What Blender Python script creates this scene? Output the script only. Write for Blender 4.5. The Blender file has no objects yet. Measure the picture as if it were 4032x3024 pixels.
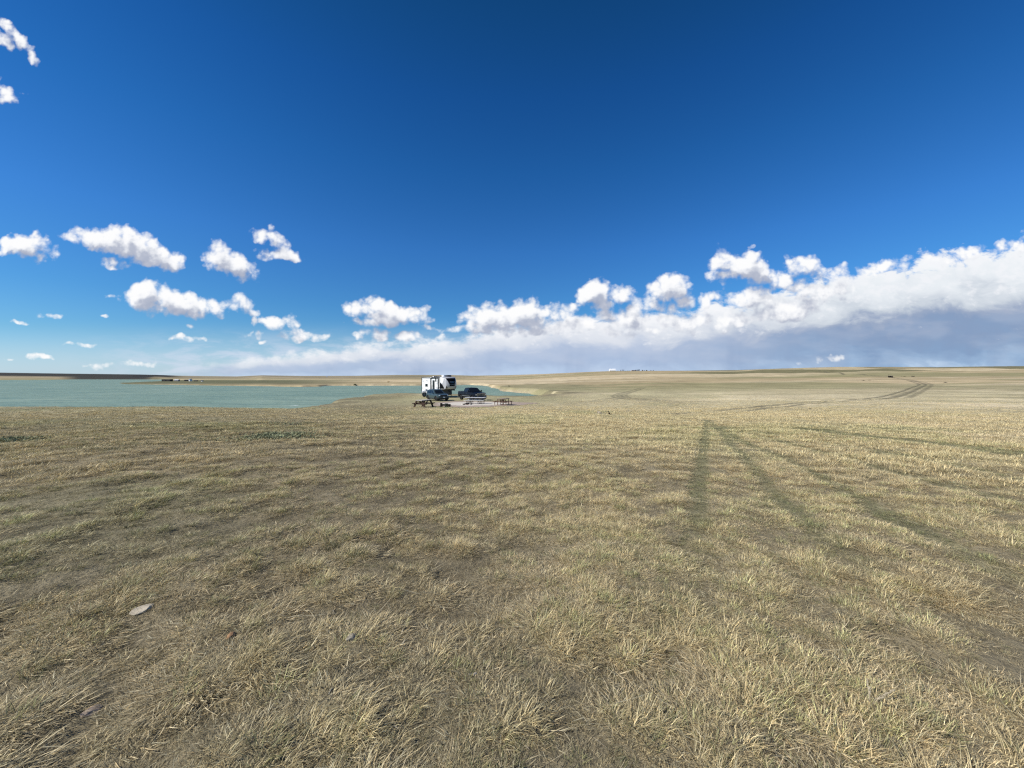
import bpy, bmesh, math, random
import numpy as np
from mathutils import Vector, Matrix, Euler
random.seed(7)
R = math.radians
sc = bpy.context.scene
COL = sc.collection
EYE = 1.6
F = 1515.0
ALPHA = math.atan(32 / F)

# ------------------------------------------------------------------ helpers
def pix_uv(px, py):
    xc, yc = (px - 2016) / F, (1512 - py) / F
    dy = math.cos(ALPHA) + yc * math.sin(ALPHA)
    dz = -math.sin(ALPHA) + yc * math.cos(ALPHA)
    return xc / dy, dz / dy

def smooth(a, b, x):
    t = np.clip((np.asarray(x, float) - a) / (b - a), 0, 1)
    return t * t * (3 - 2 * t)

def hash2(ix, iy, seed):
    h = (ix.astype(np.int64) * 374761393 + iy.astype(np.int64) * 668265263 + seed * 1442695041) & 0xFFFFFFFF
    h = ((h ^ (h >> 13)) * 1274126177) & 0xFFFFFFFF
    return ((h ^ (h >> 16)) & 0xFFFFFF) / float(0xFFFFFF)

def vnoise(x, y, seed=0):
    x = np.asarray(x, float); y = np.asarray(y, float)
    ix, iy = np.floor(x), np.floor(y)
    fx, fy = x - ix, y - iy
    fx = fx * fx * (3 - 2 * fx); fy = fy * fy * (3 - 2 * fy)
    a = hash2(ix, iy, seed); b = hash2(ix + 1, iy, seed)
    c = hash2(ix, iy + 1, seed); d = hash2(ix + 1, iy + 1, seed)
    return (a * (1 - fx) + b * fx) * (1 - fy) + (c * (1 - fx) + d * fx) * fy

def fbm(x, y, scale, octv=4, seed=0, rough=0.5):
    s, amp, tot = 0, 1, 0
    f = 1 / scale
    for k in range(octv):
        s = s + amp * vnoise(x * f + 17.3 * k, y * f - 9.1 * k, seed + k * 31)
        tot += amp; amp *= rough; f *= 2.03
    return s / tot

class NT:
    """tiny node-tree builder"""
    def __init__(s, tree): s.t = tree
    def n(s, typ, **kw):
        nd = s.t.nodes.new(typ)
        for k, v in kw.items(): setattr(nd, k, v)
        return nd
    def put(s, sock, v):
        if v is None: return
        if isinstance(v, bpy.types.NodeSocket): s.t.links.new(v, sock)
        else: sock.default_value = v
    def math(s, op, a, b=None, c=None, clamp=False):
        nd = s.n('ShaderNodeMath', operation=op, use_clamp=clamp)
        s.put(nd.inputs[0], a); s.put(nd.inputs[1], b); s.put(nd.inputs[2], c)
        return nd.outputs[0]
    def vmath(s, op, a, b=None, scale=None):
        nd = s.n('ShaderNodeVectorMath', operation=op)
        s.put(nd.inputs[0], a); s.put(nd.inputs[1], b)
        if scale is not None: s.put(nd.inputs['Scale'], scale)
        return nd.outputs['Value'] if op in ('LENGTH', 'DOT_PRODUCT', 'DISTANCE') else nd.outputs[0]
    def sstep(s, a, b, x):
        nd = s.n('ShaderNodeMapRange', interpolation_type='SMOOTHSTEP')
        s.put(nd.inputs[0], x); s.put(nd.inputs[1], a); s.put(nd.inputs[2], b)
        return nd.outputs[0]
    def mix(s, f, a, b, mode='MIX'):
        nd = s.n('ShaderNodeMix', data_type='RGBA', blend_type=mode)
        s.put(nd.inputs[0], f); s.put(nd.inputs[6], a); s.put(nd.inputs[7], b)
        return nd.outputs[2]
    def noise(s, vec, scale, detail=4, rough=0.5, dist=0.0, dims='3D'):
        nd = s.n('ShaderNodeTexNoise', noise_dimensions=dims)
        s.put(nd.inputs['Vector'], vec); nd.inputs['Scale'].default_value = scale
        nd.inputs['Detail'].default_value = detail; nd.inputs['Roughness'].default_value = rough
        nd.inputs['Distortion'].default_value = dist
        return nd.outputs[0]
    def ramp(s, f, stops, interp='LINEAR'):
        nd = s.n('ShaderNodeValToRGB'); cr = nd.color_ramp; cr.interpolation = interp
        while len(cr.elements) < len(stops): cr.elements.new(0.5)
        for e, (p, c) in zip(cr.elements, stops):
            e.position = p; e.color = tuple(c) + (1,) if len(c) == 3 else c
        s.put(nd.inputs[0], f)
        return nd.outputs[0]
    def curve(s, x, pts):
        nd = s.n('ShaderNodeFloatCurve'); c = nd.mapping.curves[0]
        while len(c.points) < len(pts): c.points.new(0.5, 0.5)
        for p, (a, b) in zip(c.points, pts): p.location = (a, b); p.handle_type = 'AUTO'
        nd.mapping.update()
        s.put(nd.inputs['Value'], x)
        return nd.outputs[0]

def srgb(r, g, b):
    f = lambda c: c / 12.92 if c <= 0.04045 else ((c + 0.055) / 1.055) ** 2.4
    return (f(r / 255), f(g / 255), f(b / 255))

MATS = {}
def mat(name, col, rough=0.6, metal=0.0, coat=0.0, var=0.0, vscale=6.0, spec=0.5, bump=0.0, trans=0.0):
    if name in MATS: return MATS[name]
    m = bpy.data.materials.new(name); m.use_nodes = True
    nt = NT(m.node_tree); b = m.node_tree.nodes['Principled BSDF']
    b.inputs['Roughness'].default_value = rough; b.inputs['Metallic'].default_value = metal
    b.inputs['Coat Weight'].default_value = coat; b.inputs['Coat Roughness'].default_value = 0.05
    b.inputs['Specular IOR Level'].default_value = spec
    b.inputs['Transmission Weight'].default_value = trans
    tc = nt.n('ShaderNodeTexCoord').outputs['Object']
    c4 = tuple(col) + (1,)
    if var > 0:
        nz = nt.noise(tc, vscale, 5, 0.6)
        lo = tuple(c * (1 - var) for c in col) + (1,); hi = tuple(min(1, c * (1 + var)) for c in col) + (1,)
        c = nt.mix(nt.sstep(0.3, 0.7, nz), lo, hi)
        m.node_tree.links.new(c, b.inputs['Base Color'])
        if bump > 0:
            bp = nt.n('ShaderNodeBump'); bp.inputs['Strength'].default_value = bump; bp.inputs['Distance'].default_value = 0.02
            m.node_tree.links.new(nz, bp.inputs['Height']); m.node_tree.links.new(bp.outputs[0], b.inputs['Normal'])
    else:
        b.inputs['Base Color'].default_value = c4
    MATS[name] = m
    return m

def tag(o, label=None, cat=None, group=None, kind=None):
    if label: o['label'] = label
    if cat: o['category'] = cat
    if group: o['group'] = group
    if kind: o['kind'] = kind
    return o

def link(name, bm, m, parent=None, smooth_sh=False, recalc=True):
    if recalc: bmesh.ops.recalc_face_normals(bm, faces=bm.faces)
    me = bpy.data.meshes.new(name); bm.to_mesh(me); bm.free()
    me.materials.append(m)
    if smooth_sh: me.shade_smooth()
    o = bpy.data.objects.new(name, me); COL.objects.link(o)
    if parent: o.parent = parent
    return o

def empty(name, loc, rz=0.0, label=None, cat=None, group=None):
    o = bpy.data.objects.new(name, None); COL.objects.link(o)
    o.location = loc; o.rotation_euler = (0, 0, rz); o.empty_display_size = 0.3
    return tag(o, label, cat, group)

def BM(): return bmesh.new()
def box(bm, c, s, rot=None, bevel=0.0):
    M = Matrix.Translation(c) @ (Euler(rot).to_matrix().to_4x4() if rot else Matrix()) @ Matrix.Diagonal((s[0], s[1], s[2], 1))
    r = bmesh.ops.create_cube(bm, size=1.0, matrix=M)
    if bevel > 0:
        es = list({e for v in r['verts'] for e in v.link_edges})
        bmesh.ops.bevel(bm, geom=es, offset=bevel, segments=2, affect='EDGES', profile=0.5)
    return bm
def tube(bm, pts, rad, seg=8, caps=True):
    pts = [Vector(p) for p in pts]; rings = []
    rads = rad if isinstance(rad, (list, tuple)) else [rad] * len(pts)
    up = Vector((0, 0, 1)); prev = None
    for i, p in enumerate(pts):
        t = (pts[min(i + 1, len(pts) - 1)] - pts[max(i - 1, 0)]).normalized()
        if prev is None:
            a = t.cross(up if abs(t.z) < 0.9 else Vector((1, 0, 0))).normalized()
        else:
            a = (prev - t * prev.dot(t)).normalized()
        prev = a; b = t.cross(a)
        rings.append([bm.verts.new(p + (a * math.cos(2 * math.pi * k / seg) + b * math.sin(2 * math.pi * k / seg)) * rads[i]) for k in range(seg)])
    for r0, r1 in zip(rings, rings[1:]):
        for k in range(seg): bm.faces.new((r0[k], r0[(k + 1) % seg], r1[(k + 1) % seg], r1[k]))
    if caps: bm.faces.new(rings[0][::-1]); bm.faces.new(rings[-1])
    return bm
def lathe(bm, prof, seg=24, axis='Y', c=(0, 0, 0)):
    """prof: list of (radius, along); closed loop round an axis"""
    rings = []
    for r, a in prof:
        ring = []
        for k in range(seg):
            th = 2 * math.pi * k / seg; p, q = r * math.cos(th), r * math.sin(th)
            v = (p, a, q) if axis == 'Y' else ((p, q, a) if axis == 'Z' else (a, p, q))
            ring.append(bm.verts.new(Vector(v) + Vector(c)))
        rings.append(ring)
    for r0, r1 in zip(rings, rings[1:]):
        for k in range(seg): bm.faces.new((r0[k], r0[(k + 1) % seg], r1[(k + 1) % seg], r1[k]))
    for rg in (rings[0], rings[-1]):
        if (rg[0].co - rg[seg // 2].co).length > 1e-4: bm.faces.new(rg)
    return bm
def prism(bm, prof, y0, y1, cuts=None, deform=None):
    """polygon (x,z) extruded along y, cut into a grid, then deformed"""
    a = [bm.verts.new((x, y0, z)) for x, z in prof]; b = [bm.verts.new((x, y1, z)) for x, z in prof]
    n = len(prof)
    bm.faces.new(a); bm.faces.new(b[::-1])
    for i in range(n): bm.faces.new((a[i], b[i], b[(i + 1) % n], a[(i + 1) % n]))
    bmesh.ops.recalc_face_normals(bm, faces=bm.faces)
    if cuts:
        for ax, vals in cuts.items():
            no = {'x': (1, 0, 0), 'y': (0, 1, 0), 'z': (0, 0, 1)}[ax]
            for v in vals:
                bmesh.ops.bisect_plane(bm, geom=bm.verts[:] + bm.edges[:] + bm.faces[:], plane_co=Vector(no) * v, plane_no=no, dist=1e-5)
    if deform:
        for v in bm.verts: v.co = Vector(deform(*v.co))
    return bm
def arc(cx, cz, r, a0, a1, n=8):
    return [(cx + r * math.cos(R(a0 + (a1 - a0) * i / n)), cz + r * math.sin(R(a0 + (a1 - a0) * i / n))) for i in range(n + 1)]
def auto_smooth(o, ang=35):
    me = o.data; me.shade_smooth()
    bm = bmesh.new(); bm.from_mesh(me)
    for e in bm.edges:
        if len(e.link_faces) == 2 and e.calc_face_angle(0) > R(ang): e.smooth = False
    bm.to_mesh(me); bm.free()
    return o

# ------------------------------------------------------------------ terrain
LAKE_D = 7.0
def lk(px, p):
    Y = LAKE_D * F / (p - 1480.0); return ((px - 2016) / F * Y, Y)
LAKE = [(-300, 56), (-120, 54), (-75, 54), (-48, 50), (-34, 46), (-24, 38), (-22, 34), (-24, 36.5),
        (-26.5, 46), (-32, 66), (-35, 88), (-27, 98), (-10, 92), (-3, 86), (3, 84), (9, 96), (9.5, 120), (8, 140),
        lk(2068, 1550), lk(2012, 1545), lk(1962, 1541), lk(1935, 1529), lk(1900, 1519), lk(1850, 1516), lk(1640, 1519), lk(1300, 1519.5),
        lk(1262, 1522.5), lk(1180, 1524), lk(1000, 1520.5), lk(860, 1519), lk(700, 1516.5), lk(560, 1514), lk(490, 1513), lk(455, 1512),
        lk(462, 1508), lk(560, 1504), lk(640, 1500), lk(655, 1497), lk(640, 1494.4), lk(300, 1494), lk(180, 1496), lk(0, 1496.5),
        (-1200, 640), (-1700, 500), (-1700, 60)]
LAKE = [p for i, p in enumerate(LAKE) if i not in (5, 6)]
LP = np.array(LAKE)

def lake_sd(x, y):
    """signed distance, negative inside the lake"""
    x = np.asarray(x, float); y = np.asarray(y, float)
    d2 = np.full(x.shape, 1e18); ins = np.zeros(x.shape, bool)
    n = len(LP)
    for i in range(n):
        ax, ay = LP[i]; bx, by = LP[(i + 1) % n]
        ex, ey = bx - ax, by - ay
        wx, wy = x - ax, y - ay
        t = np.clip((wx * ex + wy * ey) / (ex * ex + ey * ey), 0, 1)
        d2 = np.minimum(d2, (wx - ex * t) ** 2 + (wy - ey * t) ** 2)
        c = ((ay > y) != (by > y))
        with np.errstate(divide='ignore', invalid='ignore'):
            xi = ex * (y - ay) / (ey if ey != 0 else 1e-9) + ax
        ins ^= c & (x < xi)
    d = np.sqrt(d2)
    return np.where(ins, -d, d)

KY = np.array([0, 10, 20, 30, 38, 48, 60, 75, 95, 130, 200, 300.])
KU = np.array([-1.4, -0.93, -0.62, -0.52, -0.42, -0.25, 0.0, 0.2, 0.4, 0.66, 1.0, 1.4])
KD = np.array([
    [1.6, 1.83, 2.08, 2.42, 3.6, 5.6, 6.7, 6.6, 6.5, 6.5, 6.4, 6.3],
    [1.6, 1.83, 2.08, 2.44, 3.6, 5.6, 6.7, 6.6, 6.5, 6.5, 6.4, 6.2],
    [1.6, 1.86, 2.15, 2.56, 3.4, 4.6, 6.4, 6.5, 6.4, 6.4, 6.3, 6.1],
    [1.6, 1.90, 2.25, 2.70, 3.10, 3.60, 4.20, 4.6, 5.0, 5.8, 6.0, 6.0],
    [1.6, 1.93, 2.34, 2.80, 3.14, 3.42, 3.72, 4.0, 4.2, 5.4, 6.0, 6.0],
    [1.6, 1.95, 2.38, 2.87, 3.19, 3.454, 3.766, 4.10, 4.15, 5.0, 5.8, 6.0],
    [1.6, 1.95, 2.38, 2.87, 3.19, 3.454, 3.766, 4.02, 4.3, 4.9, 5.4, 5.6],
    [1.6, 1.93, 2.36, 2.84, 3.12, 3.38, 3.62, 3.90, 4.25, 4.65, 4.8, 4.4],
    [1.6, 1.92, 2.33, 2.80, 3.08, 3.32, 3.55, 3.80, 4.05, 4.30, 4.2, 3.4],
    [1.6, 1.90, 2.28, 2.70, 2.95, 3.20, 3.40, 3.60, 3.75, 3.80, 3.2, 2.2],
    [1.6, 1.88, 2.22, 2.55, 2.78, 3.00, 3.12, 3.25, 3.30, 3.10, 2.1, 0.9],
    [1.6, 1.85, 2.18, 2.48, 2.66, 2.82, 2.90, 2.98, 2.92, 2.55, 1.4, 0.2]])
SKY = np.array([(-200, 1466, 2400), (0, 1467, 2400), (270, 1471, 2400), (560, 1474.5, 2300), (610, 1475.5, 1600), (700, 1479, 1700), (800, 1480.5, 2300), (930, 1482, 2300),
                (1030, 1477.5, 1500), (1190, 1480, 1900), (1400, 1479.5, 2600), (1560, 1476, 2600), (1780, 1476.5, 2500), (1860, 1479, 2300),
                (2000, 1477, 1900), (2150, 1472, 1500), (2300, 1465, 1250), (2400, 1461, 1150), (2520, 1460, 1150), (2700, 1459.5, 1100), (2900, 1457, 1050),
                (3100, 1450, 950), (3300, 1444.5, 900), (3500, 1444.5, 900), (3700, 1445.5, 880), (3850, 1443, 860), (4032, 1441, 850), (4300, 1438, 850)], float)
SU = (SKY[:, 0] - 2016) / F

def interp_cols(u, Y):
    """bilinear over (u, Y) tables"""
    iu = np.clip(np.searchsorted(KU, u) - 1, 0, len(KU) - 2)
    fu = np.clip((u - KU[iu]) / (KU[iu + 1] - KU[iu]), 0, 1); fu = fu * fu * (3 - 2 * fu)
    iy = np.clip(np.searchsorted(KY, Y) - 1, 0, len(KY) - 2)
    fy = np.clip((Y - KY[iy]) / (KY[iy + 1] - KY[iy]), 0, 1)
    # catmull-rom in Y
    def cr(row):
        p1, p2 = KD[row, iy], KD[row, iy + 1]
        i0, i3 = np.clip(iy - 1, 0, 11), np.clip(iy + 2, 0, 11)
        h = KY[iy + 1] - KY[iy]
        m1 = np.where(iy > 0, (p2 - KD[row, i0]) / np.maximum(KY[iy + 1] - KY[i0], 1e-6), (p2 - p1) / h) * h
        m2 = np.where(iy < 10, (KD[row, i3] - p1) / np.maximum(KY[i3] - KY[iy], 1e-6), (p2 - p1) / h) * h
        t = fy
        return (2*t**3 - 3*t**2 + 1) * p1 + (t**3 - 2*t**2 + t) * m1 + (-2*t**3 + 3*t**2) * p2 + (t**3 - t**2) * m2
    return cr(iu) * (1 - fu) + cr(iu + 1) * fu

def land_z(x, y, sd=None):
    x = np.asarray(x, float); y = np.asarray(y, float)
    r = np.hypot(x, y); th = np.arctan2(x, y)
    thc = np.clip(th, -0.951, 0.951)
    u = np.tan(thc); Y = r * np.cos(thc)
    d = interp_cols(u, np.minimum(Y, 300))
    p300 = d / 300 * F
    ps = np.interp(u, SU, SKY[:, 1]) - 1480; Ys = np.interp(u, SU, SKY[:, 2])
    t = np.log(np.maximum(Y, 300) / 300) / np.log(Ys / 300)
    tt = np.clip(t, 0, 1)
    p = p300 + (ps - p300) * (0.75 * tt + 0.25 * tt * tt * (3 - 2 * tt))
    dfar = p * Y / F
    dfar = np.where(t > 1, ps * Ys / F + (Y - Ys) * 0.012 + 0.2, dfar)
    d = np.where(Y > 300, dfar, d)
    # rolling ground (far), tussocky relief (near)
    roll = (fbm(x, y, 120, 3, 5) - 0.5) * 14.0 * smooth(260, 520, Y) * (0.25 + 0.75 * smooth(0.35, 0.95, u)) * (1 - smooth(0.80, 1.0, t))
    roll = roll + (fbm(x, y, 30, 2, 6) - 0.5) * 0.9 * smooth(150, 300, Y) * (1 - smooth(500, 900, Y))
    small = (fbm(x, y, 3.0, 3, 8) - 0.5) * 0.16 + (fbm(x, y, 0.55, 2, 9) - 0.5) * 0.08 + (fbm(x, y, 0.30, 2, 81) - .5) * .05
    # pad and parking ground are graded flat
    flat = pad_mask(x, y, 1.6)
    small = small * (1 - flat) * (1 - smooth(140, 220, r)) * smooth(0.0, 2.0, r)
    z = EYE - d + roll + small
    if sd is None: sd = lake_sd(x, y)
    lz = EYE - LAKE_D
    wob = (fbm(x, y, 9, 3, 21) - 0.5) * 5.0
    s2 = sd + wob * smooth(0, 30, Y)
    z = np.maximum(z, lz + 0.30)
    bank = smooth(0.0, 4.0, s2)
    z = np.where(s2 < 4.0, lz - 1.0 + (z - lz + 1.0) * bank, z)
    return z

def pad_mask(x, y, grow=1.0):
    """1 on the levelled gravel"""
    ang = np.arctan2(y - 47.0, x + 4.0)
    w = 1 + 0.12 * np.sin(ang * 3 + 1) + 0.06 * np.sin(ang * 7)
    q = np.hypot((x + 4.0) / (5.6 * grow * w), (y - 47.6) / (6.9 * grow * w))
    return 1 - smooth(0.86, 1.0, q)

def gz(x, y): return float(land_z(np.array([x]), np.array([y]))[0])
def pix_ground(px, py, ymax=3000):
    u, v = pix_uv(px, py)
    ys = np.concatenate([np.linspace(1, 120, 1200), np.geomspace(120, ymax, 1500)])
    zz = land_z(u * ys, ys); ray = EYE + v * ys
    hit = np.nonzero(ray <= zz)[0]
    i = hit[0] if len(hit) else len(ys) - 1
    return u * ys[i], ys[i], zz[i]

# ------------------------------------------------------------------ tyre tracks (plan polylines, from points on the ground)
def poly(pts): 
    return np.array([pix_ground(a, b)[:2] for a, b in pts])
def chaikin(p, n=2):
    for _ in range(n):
        q = [p[0]]
        for a, b in zip(p, p[1:]): q += [a * .75 + b * .25, a * .25 + b * .75]
        q.append(p[-1]); p = np.array(q)
    return p
TRACKS = []   # (polyline, half width, strength, kind)  kind 0 = green pressed turf, 1 = bare dark two-track
def trk(pts, hw, st, kind): TRACKS.append((chaikin(poly(pts)), hw, st, kind))
trk([(2775, 1655), (2778, 1700), (2768, 1780), (2752, 1880), (2745, 2000), (2738, 2150), (2728, 2300), (2700, 2420)], 0.145, 1.0, 0)
trk([(2790, 1655), (2850, 1720), (2920, 1790), (2985, 1870), (3060, 1960), (3180, 2060), (3330, 2200), (3560, 2330)], 0.15, 0.9, 0)
trk([(2800, 1665), (2900, 1730), (3020, 1780), (3130, 1830), (3260, 1900), (3400, 1980), (3600, 2080), (3850, 2200), (4032, 2310)], 0.16, 0.85, 0)
trk([(2830, 1680), (3000, 1722), (3200, 1770), (3450, 1845), (3700, 1910), (4032, 1990)], 0.17, 0.8, 0)
trk([(2960, 1700), (3200, 1735), (3500, 1790), (3750, 1830), (4032, 1900)], 0.18, 0.8, 0)
trk([(3180, 1690), (3350, 1712), (3600, 1740), (3800, 1762), (4032, 1788)], 0.45, 0.9, 0)
trk([(2740, 1640), (2600, 1650), (2400, 1640)], 0.8, 0.35, 0)
trk([(2700, 1632), (2820, 1622), (2960, 1608), (3080, 1596), (3260, 1581), (3420, 1573), (3510, 1562), (3560, 1545), (3610, 1524), (3640, 1514), (3610, 1506), (3570, 1494), (3490, 1482), (3360, 1474), (3270, 1466), (3215, 1456)], 0.55, 0.8, 1)
trk([(3545, 1567), (3590, 1548), (3640, 1525), (3660, 1516), (3640, 1507), (3590, 1498)], 0.7, 0.55, 1)
trk([(2535, 1526), (2490, 1540), (2440, 1551), (2425, 1558), (2440, 1566), (2490, 1572), (2600, 1577), (2900, 1584)], 0.55, 0.6, 1)
trk([(2520, 1530), (2475, 1545), (2450, 1553), (2445, 1559), (2465, 1567)], 0.5, 0.5, 1)
trk([(3490, 1483), (3600, 1483), (3800, 1486), (4032, 1489)], 0.9, 0.5, 1)
trk([(3640, 1514), (3720, 1520), (3850, 1528), (4032, 1534)], 0.7, 0.45, 1)
trk([(2440, 1566), (2380, 1576), (2300, 1583)], 0.6, 0.4, 1)

trk([(3030, 1603), (3200, 1596), (3400, 1588), (3560, 1578)], 1.7, 1, 2)
trk([(3560, 1582), (3800, 1592), (4032, 1604), (4300, 1620)], 2.2, 1, 2)
trk([(3480, 1668), (3800, 1690), (4032, 1722), (4300, 1750)], 2.2, .9, 2)
trk([(3130, 1635), (3240, 1642), (3350, 1652)], .9, .9, 2)
trk([(3650, 1632), (3900, 1645), (4150, 1662)], 1.6, .8, 2)

def track_mask(x, y):
    g = np.zeros(x.shape); b = np.zeros(x.shape); p = np.zeros(x.shape)
    r = np.hypot(x, y)
    for P, hw, st, kind in TRACKS:
        lo = P.min(0) - 4; hi = P.max(0) + 4
        m = (x > lo[0]) & (x < hi[0]) & (y > lo[1]) & (y < hi[1])
        if not m.any(): continue
        xs, ys = x[m], y[m]; d2 = np.full(xs.shape, 1e9)
        for (ax, ay), (bx, by) in zip(P, P[1:]):
            ex, ey = bx - ax, by - ay; L = ex * ex + ey * ey + 1e-9
            t = np.clip(((xs - ax) * ex + (ys - ay) * ey) / L, 0, 1)
            d2 = np.minimum(d2, (xs - ax - ex * t) ** 2 + (ys - ay - ey * t) ** 2)
        w = hw * (1 + 0.5 * (fbm(xs, ys, 1.6, 2, 44) - 0.5))
        dd = np.sqrt(d2)
        if kind == 1: dd = np.abs(dd - .80); w = w * .62 * (1 + smooth(120, 420, ys))
        v = st * (1 - smooth(0.75, 1.3, dd / w)) * (0.78 + 0.45 * fbm(xs, ys, 2.2, 3, 45))
        if kind == 0: v = v * smooth(3.0, 7.0, np.hypot(xs, ys))
        if kind == 2: v = v * smooth(.34, .56, fbm(xs * .5, ys, 2.5, 3, 46)) * 1.2
        tgt = (g, b, p)[kind]
        tgt[m] = np.maximum(tgt[m], np.clip(v, 0, 1))
    return g, b, p

C = lambda *c: np.array(c)
STRAW, OLIVE, BROWN = C(.53, .45, .27), C(.34, .315, .175), C(.285, .24, .142)
GREEN, SAGE, SOIL = C(.135, .165, .075), C(.20, .215, .155), C(.27, .222, .142)
PALE, DARKG, SAND = C(.52, .43, .27), C(.105, .092, .062), C(.44, .355, .245)

LAST_PALE = [None]
def mixc(a, b, t): return a + (b - a) * np.clip(t, 0, 1)[..., None]
def ground_colour(x, y, z=None, sd=None):
    r = np.hypot(x, y); th = np.clip(np.arctan2(x, y), -0.951, .951); u = np.tan(th); Y = r * np.cos(th)
    n1, n2, n3 = fbm(x, y, 7, 4, 1), fbm(x, y, 32, 4, 2), fbm(x, y, 1.7, 3, 3)
    side = smooth(-2.5, 3, x + 0.25 * (y - 2) + (n1 - .5) * 6)
    c = mixc(np.broadcast_to(BROWN, x.shape + (3,)), STRAW * 0.86, 0.15 + 0.75 * side + (n1 - .5) * 1.0)
    c = mixc(c, OLIVE, 0.30 + (n2 - .5) * 1.6 + (n3 - .5) * .8)
    c = mixc(c, GREEN, smooth(.56, .74, fbm(x, y, 5, 3, 12)) * .45 * (1 - smooth(30, 60, r)))
    # mid and far prairie: bands of dry grass, broader with distance
    far = smooth(60, 160, Y)
    w1, w2 = smooth(180, 320, Y), smooth(450, 800, Y)
    band = fbm(x * 0.35, y, 26, 4, 14) * (1 - w1) + fbm(x * .30, y, 110, 4, 34) * w1 * (1 - w2) + fbm(x * .3, y, 300, 4, 36) * w2
    band2 = fbm(x * .5, y, 45, 4, 15) * (1 - w1) + fbm(x * .4, y, 150, 4, 35) * w1
    cf = mixc(np.broadcast_to(C(.47, .375, .225), x.shape + (3,)), C(.64, .51, .325), smooth(.44, .62, band))
    cf = mixc(cf, C(.315, .29, .155), smooth(.50, .62, band2) * .85)
    cf = mixc(cf, C(.68, .56, .38), smooth(.60, .68, fbm(x * .25, y, 18, 3, 16) * (1 - w1) + fbm(x * .25, y, 80, 3, 37) * w1) * .8)
    rg = fbm(x * .12 - y * .12, y * .75 + x * .62, 135, 3, 39, .5)  # right hills: lit and shaded ridges and gullies put into colour as streaks
    rz = smooth(.38, .55, u) * smooth(400, 520, Y)
    cf = mixc(cf, C(.215, .195, .108), rz * smooth(.49, .56, rg))
    cf = mixc(cf, C(.60, .50, .33), rz * smooth(.47, .40, rg) * .6)
    cf = cf * C(.92, .91, .85)
    c = mixc(c, cf, far)
    # pale grass drift on the right, green turf strip
    pale = smooth(.45, .62, fbm(x * .4, y * 1.2, 9, 4, 17)) * smooth(4, 16, x) * smooth(26, 36, Y) * (1 - smooth(60, 110, Y))
    c = mixc(c, C(.58, .49, .31), pale * .75)
    # greener fringe round the camp and on the shore
    ang_q = np.hypot((x + 4.0) / 6.8, (y - 46.3) / 8.2)
    c = mixc(c, GREEN * 1.25, smooth(1.15, .98, ang_q) * smooth(44, 39, y) * .8 * smooth(.3, .55, n3))
    camp = smooth(1.0, .5, np.hypot((x + 8) / 24, (y - 64) / 26))
    c = mixc(c, C(.30, .27, .15), camp * .8)
    # left far hills: cloud shadow painted into the colour, over duller ground
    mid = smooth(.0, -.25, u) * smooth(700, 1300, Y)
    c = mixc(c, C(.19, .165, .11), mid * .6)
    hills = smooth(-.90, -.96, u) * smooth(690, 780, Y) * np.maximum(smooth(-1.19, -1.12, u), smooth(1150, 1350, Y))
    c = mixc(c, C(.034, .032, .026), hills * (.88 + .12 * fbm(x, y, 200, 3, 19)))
    c = mixc(c, C(.034, .032, .026), smooth(-.845, -.9, u) * smooth(-1.02, -.95, u) * smooth(950, 1150, Y))  # the painted cloud shadow carried on over the hump
    # spit turns greener
    spit = smooth(-.3, -.6, u) * smooth(230, 330, Y) * (1 - smooth(560, 640, Y))
    c = mixc(c, C(.120, .122, .064), spit * .8)
    inl = smooth(1.0, .6, np.hypot((x - 14) / 30, (y - 185) / 85))
    c = mixc(c, C(.26, .245, .13), inl * (.5 + .5 * n1) * .9)
    g, b, pl = track_mask(x, y)
    LAST_PALE[0] = pl
    c = mixc(c, C(.60, .50, .32), pl * .85)
    c = mixc(c, C(.215, .205, .112) * (0.8 + .4 * n3[..., None]), g * .75)
    c = mixc(c, C(.13, .115, .075), b * .9)
    if sd is not None:
        s2 = sd + (fbm(x, y, 9, 3, 21) - 0.5) * 5.0 * smooth(0, 30, Y)
        shore = (1 - smooth(1.2, 3.2, s2)) * smooth(.40, .56, fbm(x, y, 14, 3, 23) + .10 * (u > -.3))
        c = mixc(c, SAND, shore * .9)
        # bare slope toward the water
        c = mixc(c, C(.165, .14, .085), (1 - smooth(4, 15, s2)) * smooth(.38, .6, fbm(x, y, 8, 3, 24)) * (Y < 130) * .7)
    return np.clip(c, 0.01, .8), g, b
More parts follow.
